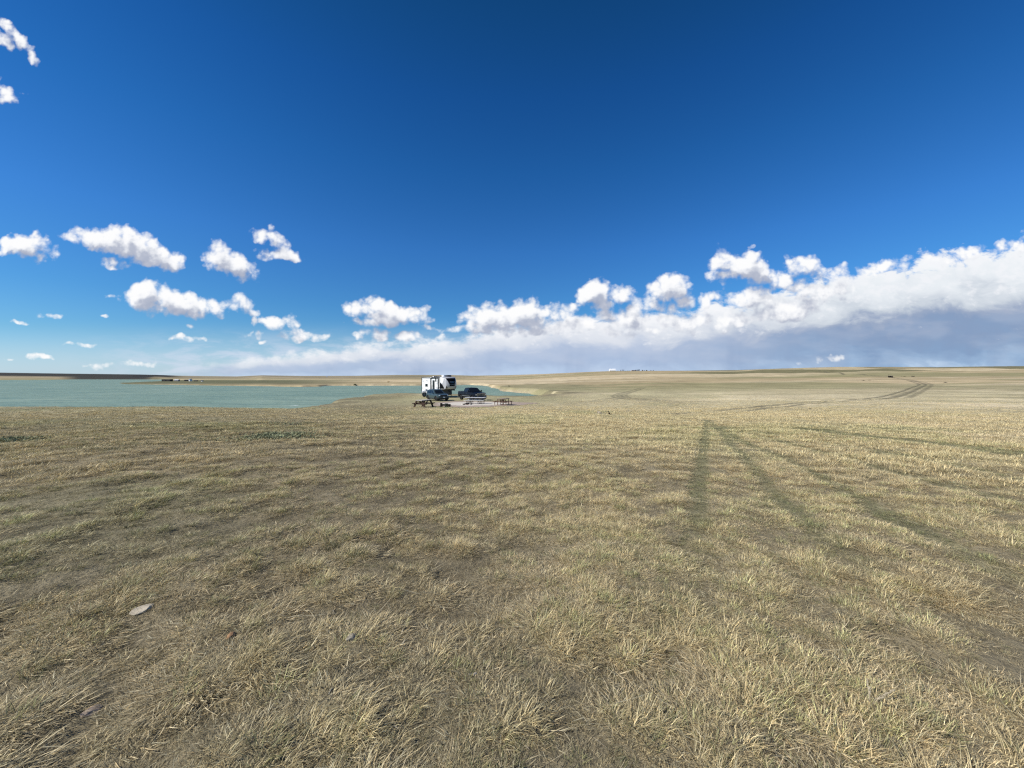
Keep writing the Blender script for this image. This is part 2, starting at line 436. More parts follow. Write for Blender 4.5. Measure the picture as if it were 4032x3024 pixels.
# ------------------------------------------------------------------ ground sheet
def build_ground():
    a_front = np.linspace(R(-64), R(64), 880)
    a_back = np.linspace(R(64), R(296), 62)[1:-1]
    A = np.concatenate([a_front, a_back]); na = len(A)
    rr = np.concatenate([np.geomspace(0.08, 20, 380, endpoint=False), np.geomspace(20, 400, 380, endpoint=False), np.geomspace(400, 6000, 190)])
    nr = len(rr)
    TH, RR = np.meshgrid(A, rr)
    x = (RR * np.sin(TH)).ravel(); y = (RR * np.cos(TH)).ravel()
    sd = lake_sd(x, y); z = land_z(x, y, sd)
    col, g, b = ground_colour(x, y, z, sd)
    z = z - (g * 0.015 + b * 0.03) * (1 - pad_mask(x, y, 1.3))
    col = col * (1 + .16 * smooth(18, 34, np.hypot(x, y)) * (1 - smooth(90, 160, np.hypot(x, y))))[:, None]
    near = 1 - smooth(6, 20, np.hypot(x, y))
    col = mixc(col, SOIL * (0.66 + .5 * fbm(x, y, .8, 3, 51))[..., None], near * .7 * (1 - g))
    co = np.stack([x, y, z], 1).astype(np.float32)
    i, j = np.meshgrid(np.arange(nr - 1), np.arange(na), indexing='ij')
    j2 = (j + 1) % na
    q = np.stack([i * na + j, i * na + j2, (i + 1) * na + j2, (i + 1) * na + j], -1).reshape(-1, 4)[:, ::-1]
    me = bpy.data.meshes.new('ground')
    me.vertices.add(len(co)); me.vertices.foreach_set('co', co.ravel())
    me.loops.add(q.size); me.loops.foreach_set('vertex_index', q.astype(np.int32).ravel())
    me.polygons.add(len(q)); me.polygons.foreach_set('loop_start', np.arange(0, q.size, 4, dtype=np.int32))
    me.update(calc_edges=True)
    at = me.attributes.new('gcol', 'FLOAT_COLOR', 'POINT')
    at.data.foreach_set('color', np.concatenate([col, np.ones((len(co), 1))], 1).astype(np.float32).ravel())
    me.shade_smooth()
    m = bpy.data.materials.new('prairie'); m.use_nodes = True
    nt = NT(m.node_tree); bs = m.node_tree.nodes['Principled BSDF']
    a = nt.n('ShaderNodeAttribute', attribute_name='gcol').outputs['Color']
    pos = nt.n('ShaderNodeNewGeometry').outputs['Position']
    f1 = nt.noise(pos, 2.2, 6, .65); f2 = nt.noise(pos, 22, 5, .7)
    st = nt.vmath('MULTIPLY', pos, (1, 0.45, 1)); f3 = nt.noise(st, .12, 8, .68)
    k = nt.math('ADD', nt.math('MULTIPLY', f1, .9), nt.math('MULTIPLY', f2, .9))
    k = nt.math('ADD', k, nt.math('MULTIPLY', f3, 1.0))      # mean ~1.25
    k = nt.math('MULTIPLY_ADD', nt.math('SUBTRACT', k, 1.40), 1.35, 1.0)
    k = nt.math('MAXIMUM', k, .25)
    c = nt.vmath('SCALE', a, scale=k)
    m.node_tree.links.new(c, bs.inputs['Base Color'])
    bs.inputs['Roughness'].default_value = 1.0; bs.inputs['Specular IOR Level'].default_value = 0.1
    bp = nt.n('ShaderNodeBump'); bp.inputs['Strength'].default_value = 0.7; bp.inputs['Distance'].default_value = 0.06
    m.node_tree.links.new(nt.math('ADD', f1, f2), bp.inputs['Height']); m.node_tree.links.new(bp.outputs[0], bs.inputs['Normal'])
    me.materials.append(m)
    o = bpy.data.objects.new('ground', me); COL.objects.link(o)
    return tag(o, 'rolling dry prairie ground', kind='structure')

def build_lake():
    bm = BM()
    z = EYE - LAKE_D
    vs = [bm.verts.new(p) for p in ((-1800, 20, z), (40, 20, z), (40, 1000, z), (-1800, 1000, z))]
    bm.faces.new(vs)
    m = bpy.data.materials.new('lake_water'); m.use_nodes = True
    nt = NT(m.node_tree); bs = m.node_tree.nodes['Principled BSDF']
    pos = nt.n('ShaderNodeNewGeometry').outputs['Position']
    w = nt.vmath('MULTIPLY', pos, (.45, 1.1, 1))
    n1 = nt.noise(w, .9, 4, .6, .3); n2 = nt.noise(w, .22, 3, .5); n3 = nt.noise(pos, .03, 4, .55)
    base = nt.mix(nt.sstep(.35, .65, n3), (.225, .315, .240, 1), (.27, .355, .268, 1))
    st_ = nt.noise(nt.vmath('MULTIPLY', pos, (.05, .30, 1)), .8, 6, .65)
    base = nt.mix(nt.math('MULTIPLY', nt.sstep(.42, .62, st_), .55), base, (.12, .205, .175, 1))
    base = nt.mix(nt.math('MULTIPLY', nt.sstep(.5, .72, n1), .6), base, (.29, .41, .35, 1))
    # breaking crests of the wind waves
    cap = nt.math('MULTIPLY', nt.sstep(.70, .735, nt.noise(nt.vmath('MULTIPLY', pos, (.16, .55, 1)), .55, 3, .45)), nt.sstep(.5, .66, n1))
    base = nt.mix(cap, base, (.75, .78, .77, 1))
    m.node_tree.links.new(base, bs.inputs['Base Color'])
    bs.inputs['Roughness'].default_value = .55; bs.inputs['Specular IOR Level'].default_value = .07
    bp = nt.n('ShaderNodeBump'); bp.inputs['Strength'].default_value = 1.0; bp.inputs['Distance'].default_value = .35
    m.node_tree.links.new(nt.math('ADD', n1, nt.math('MULTIPLY', n2, 1.5)), bp.inputs['Height'])
    m.node_tree.links.new(bp.outputs[0], bs.inputs['Normal'])
    o = link('water', bm, m)
    return tag(o, 'wind ruffled turquoise lake water', kind='structure')

def build_pads():
    # gravel sheet and paler slab follow the graded plane
    def sheet(name, fn, lift, m, nx=70, ny=80, x0=-12, x1=4, y0=37, y1=58):
        xs, ys = np.meshgrid(np.linspace(x0, x1, nx), np.linspace(y0, y1, ny))
        inside = fn(xs, ys); zz = land_z(xs.ravel(), ys.ravel()).reshape(xs.shape) + lift
        bm = BM(); V = {}
        def vert(i, j):
            if (i, j) not in V: V[(i, j)] = bm.verts.new((xs[i, j], ys[i, j], zz[i, j]))
            return V[(i, j)]
        for i in range(ny - 1):
            for j in range(nx - 1):
                if inside[i, j] and inside[i + 1, j] and inside[i, j + 1] and inside[i + 1, j + 1]:
                    bm.faces.new((vert(i, j), vert(i, j + 1), vert(i + 1, j + 1), vert(i + 1, j)))
        return tag(link(name, bm, m), kind='structure')
    gm = mat('pink_gravel', (.40, .315, .245), 1, 0, 0, .28, 5, .1, .5)
    sheet('gravel_pad', lambda x, y: (pad_mask(x, y, 1.2) + (fbm(x, y, 1.1, 3, 61) - .5) * 1.1) > .42, .022, gm, 130, 150)
    cm = mat('pale_gravel', (.64, .575, .48), 1, 0, 0, .12, 3, .1, .2)
    def slab(x, y):
        q = np.hypot((x + 4.7) / 4.3, (y - 47.4) / 5.0)
        return (q + (fbm(x, y, 1.6, 3, 62) - .5) * .3) < 1
    sheet('pale_gravel_slab', slab, .030, cm, 120, 140)

# ------------------------------------------------------------------ grass (stuff)
def blade(vs, fs, cs, base, dirv, L, w, lean, curl, shade, seg=3, z0=0.0):
    """one curved ribbon; dirv = horizontal lean direction (angle)"""
    ca, sa = math.cos(dirv), math.sin(dirv)
    px, py = -sa, ca
    ang = lean; x = y = 0.0; h = z0; st = L / seg
    i0 = len(vs)
    for k in range(seg + 1):
        ww = w * (1 - (k / seg) ** 1.6 * .85) * .5
        cx, cy = base[0] + ca * x, base[1] + sa * x
        vs.append((cx + px * ww, cy + py * ww, h)); vs.append((cx - px * ww, cy - py * ww, h))
        cs.append(shade); cs.append(shade)
        x += st * math.sin(ang); h = max(h + st * math.cos(ang), 0.003); ang += curl
    for k in range(seg):
        a = i0 + 2 * k; fs.append((a, a + 1, a + 3, a + 2))

def tuft_mesh(name, rnd, n, Lr, spread, wr, lean_r, curl_r, wind, windy, seg=3, leafy=False, cvar=.3):
    vs, fs, cs = [], [], []
    for _ in range(n):
        a = rnd.uniform(0, 2 * math.pi); rad = spread * math.sqrt(rnd.random())
        base = (rad * math.cos(a), rad * math.sin(a))
        # lean: mostly outward from the tuft, pulled toward the wind
        ox, oy = math.cos(a) * (1 - windy) + math.cos(wind) * windy * 1.2, math.sin(a) * (1 - windy) + math.sin(wind) * windy * 1.2
        ox += rnd.gauss(0, .35); oy += rnd.gauss(0, .35)
        dv = math.atan2(oy, ox)
        s = 1 + rnd.gauss(0, cvar)
        hue = rnd.gauss(0, .045)
        s = min(max(s, .25), 1.75)
        sh = (s * (1 + hue), s, s * (1 - hue * 1.2))
        if rnd.random() < .15: sh = tuple(min(2.1, c * 1.6) for c in sh)
        elif rnd.random() < .25: sh = tuple(c * .55 for c in sh)
        blade(vs, fs, cs, base, dv, rnd.uniform(*Lr), rnd.uniform(*wr), rnd.uniform(*lean_r), rnd.uniform(*curl_r), sh, seg)
    me = bpy.data.meshes.new(name); me.from_pydata(vs, [], fs)
    at = me.attributes.new('bcol', 'FLOAT_COLOR', 'POINT')
    at.data.foreach_set('color', np.array([c + (1,) for c in cs], np.float32).ravel())
    return me

def grass_material():
    m = bpy.data.materials.new('dry_grass'); m.use_nodes = True
    t = m.node_tree; nt = NT(t); t.nodes.remove(t.nodes['Principled BSDF'])
    tint = nt.n('ShaderNodeAttribute', attribute_type='INSTANCER', attribute_name='tint').outputs['Color']
    bc = nt.n('ShaderNodeAttribute', attribute_name='bcol').outputs['Color']
    c = nt.mix(1.0, tint, bc, 'MULTIPLY')
    d = nt.n('ShaderNodeBsdfDiffuse'); tr = nt.n('ShaderNodeBsdfTranslucent'); gl = nt.n('ShaderNodeBsdfGlossy')
    gl.inputs['Roughness'].default_value = .45; gl.inputs['Color'].default_value = (.6, .58, .5, 1)
    for s in (d, tr): t.links.new(c, s.inputs['Color'])
    mx = nt.n('ShaderNodeMixShader'); mx.inputs[0].default_value = .2
    t.links.new(d.outputs[0], mx.inputs[1]); t.links.new(tr.outputs[0], mx.inputs[2])
    m2 = nt.n('ShaderNodeMixShader'); m2.inputs[0].default_value = .06
    t.links.new(mx.outputs[0], m2.inputs[1]); t.links.new(gl.outputs[0], m2.inputs[2])
    t.links.new(m2.outputs[0], t.nodes['Material Output'].inputs['Surface'])
    return m

CLEAR = [pix_ground(2400, 1633)[:2], pix_ground(2360, 1628)[:2]]
WIND = R(12)      # blades lean toward +X, a little away from the viewer
def build_grass():
    rnd = random.Random(11)
    gm = grass_material()
    coll = bpy.data.collections.new('grass_tuft_shapes')
    kinds = {}
    def add(kind, me):
        me.materials.append(gm)
        o = bpy.data.objects.new('tuft_%03d' % len(coll.objects), me); coll.objects.link(o)
        kinds.setdefault(kind, []).append(len(coll.objects) - 1)
    for _ in range(8): add('short', tuft_mesh('tuft', rnd, 64, (.014, .046), .08, (.0015, .003), (.4, 1.35), (.15, .7), WIND, .3, cvar=.5))
    for _ in range(10): add('straw', tuft_mesh('tuft', rnd, 54, (.045, .105), .05, (.0013, .0026), (.35, 1.05), (.22, .52), WIND, .42, 4, cvar=.45))
    for _ in range(4): add('green', tuft_mesh('tuft', rnd, 40, (.025, .065), .05, (.0018, .0032), (.2, 1.0), (.1, .5), WIND, .3))
    for _ in range(6): add('mat', tuft_mesh('tuft', rnd, 60, (.015, .06), .13, (.0015, .0035), (1.25, 1.62), (-.1, .15), WIND, .12, 2, cvar=.6))
    for _ in range(6): add('litter', tuft_mesh('tuft', rnd, 34, (.02, .085), .14, (.0018, .0042), (1.38, 1.62), (-.12, .12), R(-20), .08, 2, cvar=.65))
    for _ in range(4): add('sage', tuft_mesh('tuft', rnd, 90, (.010, .026), .075, (.003, .006), (.1, 1.3), (-.2, .5), WIND, .05, 2))
    for _ in range(5): add('stem', tuft_mesh('tuft', rnd, 3, (.07, .20), .12, (.0015, .0028), (1.35, 1.6), (-.06, .08), R(-35), .5, 4, cvar=.15))
    for _ in range(4): add('leaf', tuft_mesh('tuft', rnd, 4, (.02, .045), .09, (.004, .008), (.8, 1.5), (.3, .9), WIND, .2, 3, cvar=.1))
    for _ in range(6): add('farstraw', tuft_mesh('tuft', rnd, 44, (.04, .095), .15, (.003, .007), (.5, 1.2), (.2, .5), WIND, .45, 2, cvar=.4))
    for _ in range(6): add('farshort', tuft_mesh('tuft', rnd, 40, (.018, .045), .18, (.004, .008), (.4, 1.3), (.1, .5), WIND, .3, 2, cvar=.45))
    rng = np.random.default_rng(5)
    P, V, S, RZ, T = [], [], [], [], []
    def scatter(r0, r1, dens, probs, size, aw=63, carpet=False):
        A = R(2 * aw) / 2 * (r1 ** 2 - r0 ** 2)
        n = int(A * dens)
        r = np.sqrt(rng.uniform(r0 ** 2, r1 ** 2, n)); th = rng.uniform(R(-aw), R(aw), n)
        x, y = r * np.sin(th), r * np.cos(th)
        sd = lake_sd(x, y)
        keep = (sd > 3.5) & (pad_mask(x, y, 1.15) < .35)
        x, y, sd, r = x[keep], y[keep], sd[keep], r[keep]
        col, g, b = ground_colour(x, y, None, sd); pl = LAST_PALE[0]
        n1, n2 = fbm(x, y, 1.1, 3, 71), fbm(x, y, 4.5, 3, 72)
        side = smooth(-.8, 2.4, x + .25 * (y - 2) + (n2 - .5) * 3)
        nh = fbm(x, y, .30, 2, 81) * (1 - smooth(12, 26, r)) + fbm(x, y, .9, 2, 82) * smooth(12, 26, r)
        nh = smooth(.22, .78, nh); nh = nh + (.72 - nh) * smooth(9, 18, r) * .8
        u1 = rng.random(len(x)); drop = rng.random(len(x))
        keep = (drop > np.clip(g * .3 + b * .85, 0, .9)) & ~((b > .35))
        for dx_, dy_ in CLEAR: keep &= ~((abs(x - dx_) < .45) & (y > dy_ - 1.6) & (y < dy_ + .3))
        # bare soil gaps
        gap = np.maximum(smooth(.64, .74, fbm(x, y, .75, 3, 73)) * .8, smooth(.60, .72, fbm(x, y, .28, 2, 75)) * .9) * (1 - .45 * side) * (1 - smooth(7, 14, r))
        if not carpet: keep &= rng.random(len(x)) > gap * .85
        if not carpet: keep &= rng.random(len(x)) > .55 * (1 - nh) ** 1.5 * (1 - smooth(25, 45, r))
        keep &= rng.random(len(x)) > (smooth(44, 108, r) if r1 > 60 else smooth(23, r1, r) * .97 if r1 > 40 else 0)
        z = land_z(x, y, sd) - .004
        names = list(probs); w = np.array([[probs[k][0], probs[k][1]] for k in names])
        pw = w[:, 0][None, :] * (1 - side)[:, None] + w[:, 1][None, :] * side[:, None]
        straw_i = [i for i, k in enumerate(names) if k in ('straw', 'farstraw')]
        for i, k in enumerate(names):
            if k == 'green': pw[:, i] *= (.3 + 2.5 * smooth(.5, .7, n2)) * (1 + 1.5 * g)
            if k in ('straw', 'farstraw'): pw[:, i] *= (.55 + 1.3 * smooth(.38, .64, n1)) * (1 - .75 * g)
            if k == 'sage': pw[:, i] *= .1 + 3.5 * smooth(.58, .70, fbm(x, y, 2.4, 2, 74))
        cw = np.cumsum(pw, 1); cw /= cw[:, -1:]
        ki = (u1[:, None] > cw).sum(1)
        vid = np.array([kinds[names[k]][rng.integers(len(kinds[names[k]]))] for k in ki])
        tints = {'short': C(.385, .325, .20), 'straw': C(.53, .445, .265), 'green': C(.215, .232, .10), 'mat': C(.42, .355, .25), 'litter': C(.47, .405, .30),
                 'sage': C(.15, .172, .115), 'stem': C(.60, .53, .38), 'leaf': C(.56, .51, .40), 'farstraw': C(.51, .44, .26), 'farshort': C(.40, .35, .21)}
        t = np.array([tints[names[k]] for k in ki])
        m = np.array([{'stem': .15, 'leaf': 0, 'sage': .15, 'green': .25}.get(names[k], .55) for k in ki])
        t = t * (1 - m[:, None]) + col * 1.32 * m[:, None]
        t = t * np.exp(np.clip(rng.normal(0, .28, len(x)), -.6, .5))[:, None] * ((.86 + .28 * n1) * (.68 + .58 * nh) * (.74 + .20 * side if carpet else 1.0) * (1.12 + .12 * side + (.12 + .34 * side) * smooth(3, 14, r)) * np.where(np.isin(ki, [i for i, k in enumerate(names) if k in ('sage', 'leaf')]), .72, 1.0))[:, None]
        t = t * (1 - .14 * smooth(14, 40, r))[:, None]
        t = mixc(t, C(.66, .57, .37), pl * .7)
        t = mixc(t, t * .25 + C(.15, .162, .078) * .75, g * .9)
        camp = smooth(1.0, .6, np.hypot((x + 8) / 20, (y - 62) / 24))
        s = size * np.exp(rng.normal(0, .26, len(x))) * (1 - .54 * g) * (.95 + .12 * side) * (1 - .55 * camp) * (.75 + .5 * n1) * (.62 + .72 * nh)
        s = np.minimum(s, size * 1.5) * (1 - .5 * smooth(40, 105, r))
        k2 = keep
        P.append(np.stack([x, y, z], 1)[k2]); V.append(vid[k2]); S.append(s[k2]); T.append(t[k2])
        RZ.append(rng.normal(0, .55, len(x))[k2])
    near = {'short': (1.0, .9), 'straw': (.22, .85), 'green': (.22, .15), 'mat': (.8, .6), 'litter': (.8, .45), 'sage': (.40, .10), 'stem': (.26, .26), 'leaf': (.10, .02)}
    mid = {'short': (.9, .7), 'straw': (.30, .8), 'green': (.18, .12), 'mat': (.6, .4), 'litter': (.5, .25), 'sage': (.35, .08), 'farstraw': (.15, .45), 'farshort': (.6, .5), 'leaf': (.12, .02), 'stem': (.12, .10)}
    farp = {'farstraw': (.5, .9), 'farshort': (1.3, 1.0), 'sage': (.18, .03)}
    base = {'short': (1.0, 1.0), 'mat': (1.0, .8), 'litter': (.9, .6), 'green': (.10, .08)}
    scatter(.5, 4.5, 850, base, .74, 63, True)
    scatter(4.5, 10, 430, base, .80, 63, True)
    scatter(10, 20, 190, base, 1.0, 63, True)
    scatter(20, 42, 26, {'farshort': (1, 1)}, .9, 60, True)
    scatter(.5, 4.5, 480, near, .92)
    scatter(4.5, 10, 240, near, 1.0)
    scatter(10, 20, 130, mid, 1.12)
    scatter(20, 45, 34, farp, 1.1, 60)
    scatter(28, 110, 4.0, farp, 1.05, 58)
    P = np.concatenate(P); V = np.concatenate(V); S = np.concatenate(S); T = np.maximum(np.concatenate(T), .02); T = T * C(1.04, 1.005, .93); T = T * np.minimum(1, .64 / T.max(1))[:, None]; RZ = np.concatenate(RZ)
    n = len(P); print('tufts', n)
    me = bpy.data.meshes.new('grass'); me.vertices.add(n); me.vertices.foreach_set('co', P.astype(np.float32).ravel())
    me.attributes.new('vid', 'INT', 'POINT').data.foreach_set('value', V.astype(np.int32))
    me.attributes.new('scl', 'FLOAT', 'POINT').data.foreach_set('value', S.astype(np.float32))
    rot = np.zeros((n, 3), np.float32); rot[:, 2] = RZ
    me.attributes.new('rot', 'FLOAT_VECTOR', 'POINT').data.foreach_set('vector', rot.ravel())
    me.attributes.new('tint', 'FLOAT_VECTOR', 'POINT').data.foreach_set('vector', T.astype(np.float32).ravel())
    o = bpy.data.objects.new('grass', me); COL.objects.link(o)
    tag(o, 'wind bent dry prairie grass and low forbs', 'grass', kind='stuff')
    me.materials.append(gm)
    ng = bpy.data.node_groups.new('grass_tufts', 'GeometryNodeTree')
    ng.interface.new_socket('Geometry', in_out='INPUT', socket_type='NodeSocketGeometry')
    ng.interface.new_socket('Geometry', in_out='OUTPUT', socket_type='NodeSocketGeometry')
    N, L = ng.nodes, ng.links
    gi, go = N.new('NodeGroupInput'), N.new('NodeGroupOutput')
    ci = N.new('GeometryNodeCollectionInfo'); ci.inputs['Collection'].default_value = coll
    ci.inputs['Separate Children'].default_value = True; ci.inputs['Reset Children'].default_value = True
    ip = N.new('GeometryNodeInstanceOnPoints'); ip.inputs['Pick Instance'].default_value = True
    def na(name, typ):
        a = N.new('GeometryNodeInputNamedAttribute'); a.data_type = typ; a.inputs[0].default_value = name; return a.outputs[0]
    L.new(gi.outputs[0], ip.inputs['Points']); L.new(ci.outputs[0], ip.inputs['Instance'])
    L.new(na('vid', 'INT'), ip.inputs['Instance Index']); L.new(na('scl', 'FLOAT'), ip.inputs['Scale'])
    L.new(na('rot', 'FLOAT_VECTOR'), ip.inputs['Rotation'])
    L.new(ip.outputs[0], go.inputs[0])
    md = o.modifiers.new('tufts', 'NODES'); md.node_group = ng
    return o
# ------------------------------------------------------------------ sky, sun, camera
SUN_AZ = Vector((-0.93, -0.37, 0)).normalized()     # toward the sun, on the ground
SUN_EL = R(40)

def build_world():
    w = bpy.data.worlds.new('World'); sc.world = w; w.use_nodes = True
    t = w.node_tree; nt = NT(t); bg = t.nodes['Background']
    sky = nt.n('ShaderNodeTexSky', sky_type='NISHITA', sun_disc=False)
    sky.sun_elevation = SUN_EL; sky.sun_rotation = math.atan2(SUN_AZ.x, SUN_AZ.y)
    sky.altitude = 900; sky.air_density = 1.0; sky.dust_density = .6; sky.ozone_density = 1.6
    D = nt.n('ShaderNodeTexCoord').outputs['Generated']
    sep = nt.n('ShaderNodeSeparateXYZ'); nt.put(sep.inputs[0], D)
    dy = nt.math('MAXIMUM', sep.outputs[1], .08)
    u = nt.math('DIVIDE', sep.outputs[0], dy); v = nt.math('DIVIDE', sep.outputs[2], dy)
    cb = nt.n('ShaderNodeCombineXYZ'); nt.put(cb.inputs[0], u); nt.put(cb.inputs[1], v); P = cb.outputs[0]
    # deeper blue with height, as in clear dry air
    el = sep.outputs[2]
    skyc = nt.n('ShaderNodeHueSaturation'); skyc.inputs['Saturation'].default_value = SKY_SAT
    nt.put(skyc.inputs['Color'], sky.outputs[0])
    rp = nt.ramp(el, SKY_RAMP)
    base = nt.mix(1.0, skyc.outputs[0], rp, 'MULTIPLY')
    base = nt.vmath('SCALE', base, scale=0.15)

    # ---- fields of cumulus, one node group per part of the sky (only the part looked at is evaluated)
    def make_field(blobs, name):
        g = bpy.data.node_groups.new(name, 'ShaderNodeTree')
        g.interface.new_socket('P', in_out='INPUT', socket_type='NodeSocketVector')
        g.interface.new_socket('D', in_out='OUTPUT', socket_type='NodeSocketFloat')
        gt = NT(g); gi, go = gt.n('NodeGroupInput'), gt.n('NodeGroupOutput')
        p = gi.outputs[0]
        wn = gt.n('ShaderNodeTexNoise'); gt.put(wn.inputs['Vector'], p); wn.inputs['Scale'].default_value = 16; wn.inputs['Detail'].default_value = 3
        warp = gt.vmath('SCALE', gt.vmath('SUBTRACT', wn.outputs['Color'], (.5, .5, .5)), scale=.05)
        pw = gt.vmath('ADD', p, warp)
        sx = gt.n('ShaderNodeSeparateXYZ'); gt.put(sx.inputs[0], pw)
        U, V_ = sx.outputs[0], sx.outputs[1]
        c2 = gt.n('ShaderNodeCombineXYZ'); gt.put(c2.inputs[0], U); gt.put(c2.inputs[1], V_); c2.inputs[2].default_value = 1
        c1 = gt.n('ShaderNodeCombineXYZ'); gt.put(c1.inputs[0], gt.math('MULTIPLY', U, U)); gt.put(c1.inputs[1], gt.math('MULTIPLY', U, V_)); gt.put(c1.inputs[2], gt.math('MULTIPLY', V_, V_))
        v1, v2 = c1.outputs[0], c2.outputs[0]
        acc = None
        for k, (cx, cy, rx, ry, rot, st) in enumerate(blobs):
            if ry < 18: st *= .82
            rx *= 1.12; ry *= 1.14
            if k and k % 4 == 0:      # chained through the running value so that the shader stack stays small
                for i_ in (0, 1):
                    ch = gt.n('ShaderNodeVectorMath', operation='MULTIPLY_ADD')
                    gt.put(ch.inputs[0], acc); ch.inputs[1].default_value = (1e-9, 1e-9, 1e-9); gt.put(ch.inputs[2], (c1, c2)[i_].outputs[0])
                    if i_ == 0: v1 = ch.outputs[0]
                    else: v2 = ch.outputs[0]
            cu_, cv_ = pix_uv(cx, cy)
            ca, sa = math.cos(R(rot)), math.sin(R(rot)); a2, b2 = (F / rx) ** 2, (F / ry) ** 2
            quu = ca * ca * a2 + sa * sa * b2; qvv = sa * sa * a2 + ca * ca * b2; quv = 2 * ca * sa * (a2 - b2)
            bu = -2 * quu * cu_ - quv * cv_; bv = -2 * qvv * cv_ - quv * cu_
            c0 = quu * cu_ * cu_ + qvv * cv_ * cv_ + quv * cu_ * cv_
            k_ = -st * .62
            e = gt.math('ADD', gt.vmath('DOT_PRODUCT', v1, (k_ * quu, k_ * quv, k_ * qvv)), gt.vmath('DOT_PRODUCT', v2, (k_ * bu, k_ * bv, k_ * c0 + st * .62)))
            acc = e if acc is None else gt.math('SMOOTH_MAX', acc, e, .18)
        n = gt.noise(gt.vmath('MULTIPLY', p, (1, 1.35, 1)), 15, 7, .60, .25)
        n2 = gt.noise(gt.vmath('MULTIPLY', p, (1, 1.2, 1)), 46, 5, .6)
        vo = gt.n('ShaderNodeTexVoronoi', voronoi_dimensions='2D', feature='F1'); gt.put(vo.inputs['Vector'], gt.vmath('ADD', p, gt.vmath('SCALE', warp, scale=.35)))
        vo.inputs['Scale'].default_value = 24; vo.inputs['Detail'].default_value = 2; vo.inputs['Roughness'].default_value = .5
        d = gt.math('MULTIPLY_ADD', gt.math('SUBTRACT', n, .5), 1.45, acc)
        d = gt.math('MULTIPLY_ADD', gt.math('SUBTRACT', .52, vo.outputs['Distance']), .70, d)
        d = gt.math('MULTIPLY_ADD', gt.math('SUBTRACT', n2, .5), .50, d)
        d = gt.math('MAXIMUM', gt.math('MINIMUM', d, 2), -1.5)
        gt.put(go.inputs[0], gt.math('ADD', d, .10))
        return g
    def field(g, vec):
        nd = nt.n('ShaderNodeGroup'); nd.node_tree = g; nt.put(nd.inputs[0], vec); return nd.outputs[0]
    # ---- the long bank on the right with rain under it
    ku = nt.math('MULTIPLY_ADD', u, 1 / 2.8, .5, clamp=True)
    def cu(px): return (pix_uv(px, 1300)[0] / 2.8 + .5)
    def cv(py): return pix_uv(2016, py)[1] / .5
    top = nt.math('MULTIPLY', nt.curve(ku, [(0, cv(1470))] + [(cu(a), cv(b)) for a, b in BANK_TOP] + [(1, cv(900))]), .5)
    dens = nt.curve(ku, [(0, 0.0)] + [(cu(a), b) for a, b in BANK_DENS] + [(1, 1)])
    bn = nt.noise(nt.vmath('MULTIPLY', P, (.8, 1.5, 1)), 11, 6, .58, .4)
    bn2 = nt.noise(nt.vmath('MULTIPLY', P, (.30, 1.0, 1)), 9, 6, .55)
    bil = nt.noise(nt.vmath('MULTIPLY', P, (1, 1.6, 1)), 24, 5, .6)
    lift = nt.math('MULTIPLY', nt.math('SUBTRACT', bn, .5), nt.math('MULTIPLY_ADD', top, .55, .03))
    edge = nt.math('ADD', nt.math('ADD', nt.math('SUBTRACT', top, v), lift), nt.math('MULTIPLY', nt.math('SUBTRACT', bil, .5), .05))
    ba = nt.math('MULTIPLY', nt.sstep(-.004, .024, edge), dens)
    tt = nt.math('DIVIDE', nt.math('ADD', v, nt.math('MULTIPLY', lift, .9)), nt.math('MAXIMUM', top, .02))
    tt = nt.math('MULTIPLY_ADD', nt.math('SUBTRACT', bn2, .5), .20, tt, clamp=True)
    right = nt.sstep(.25, .95, u)
    bcolr = nt.ramp(tt, BANK_R); bcoll = nt.ramp(tt, BANK_L)

    bcol = nt.mix(right, bcoll, bcolr)
    bcol = nt.mix(nt.math('MULTIPLY', nt.sstep(.42, .66, nt.noise(nt.vmath('MULTIPLY', P, (.5, 1.6, 1)), 13, 5, .5)), .12), bcol, srgb(232, 234, 242) + (1,))
    # rain shafts: soft slanted streaks inside the bank
    sl = nt.noise(nt.vmath('MULTIPLY', P, (1, .12, 1)), 10, 4, .55)
    bcol = nt.mix(nt.math('MULTIPLY', nt.sstep(.45, .75, sl), nt.math('MULTIPLY', nt.sstep(.6, .2, tt), .28)), bcol, srgb(130, 150, 186) + (1,))
    # low shreds above the horizon on the left
    ln = nt.noise(nt.vmath('MULTIPLY', P, (.55, 2.4, 1)), 13, 7, .62, .3)
    la = nt.math('MULTIPLY', nt.sstep(.41, .62, ln), nt.math('MULTIPLY', nt.sstep(.135, .03, v), nt.sstep(-1.25, -.7, u)))
    la = nt.math('MULTIPLY', la, .75)
    hz = nt.mix(nt.math('MULTIPLY', nt.sstep(.15, 0.0, v), .55), base, srgb(206, 222, 238) + (1,))      # milky air low down
    c = nt.mix(la, hz, srgb(212, 222, 240) + (1,))
    # puffy sunlit crest along the top of the bank
    bcol = nt.mix(nt.math('MULTIPLY', nt.sstep(.42, .62, nt.math('ADD', bil, nt.math('MULTIPLY_ADD', tt, .5, -.42))), .55), bcol, srgb(246, 247, 251) + (1,))
    backdrop = nt.mix(ba, c, bcol)
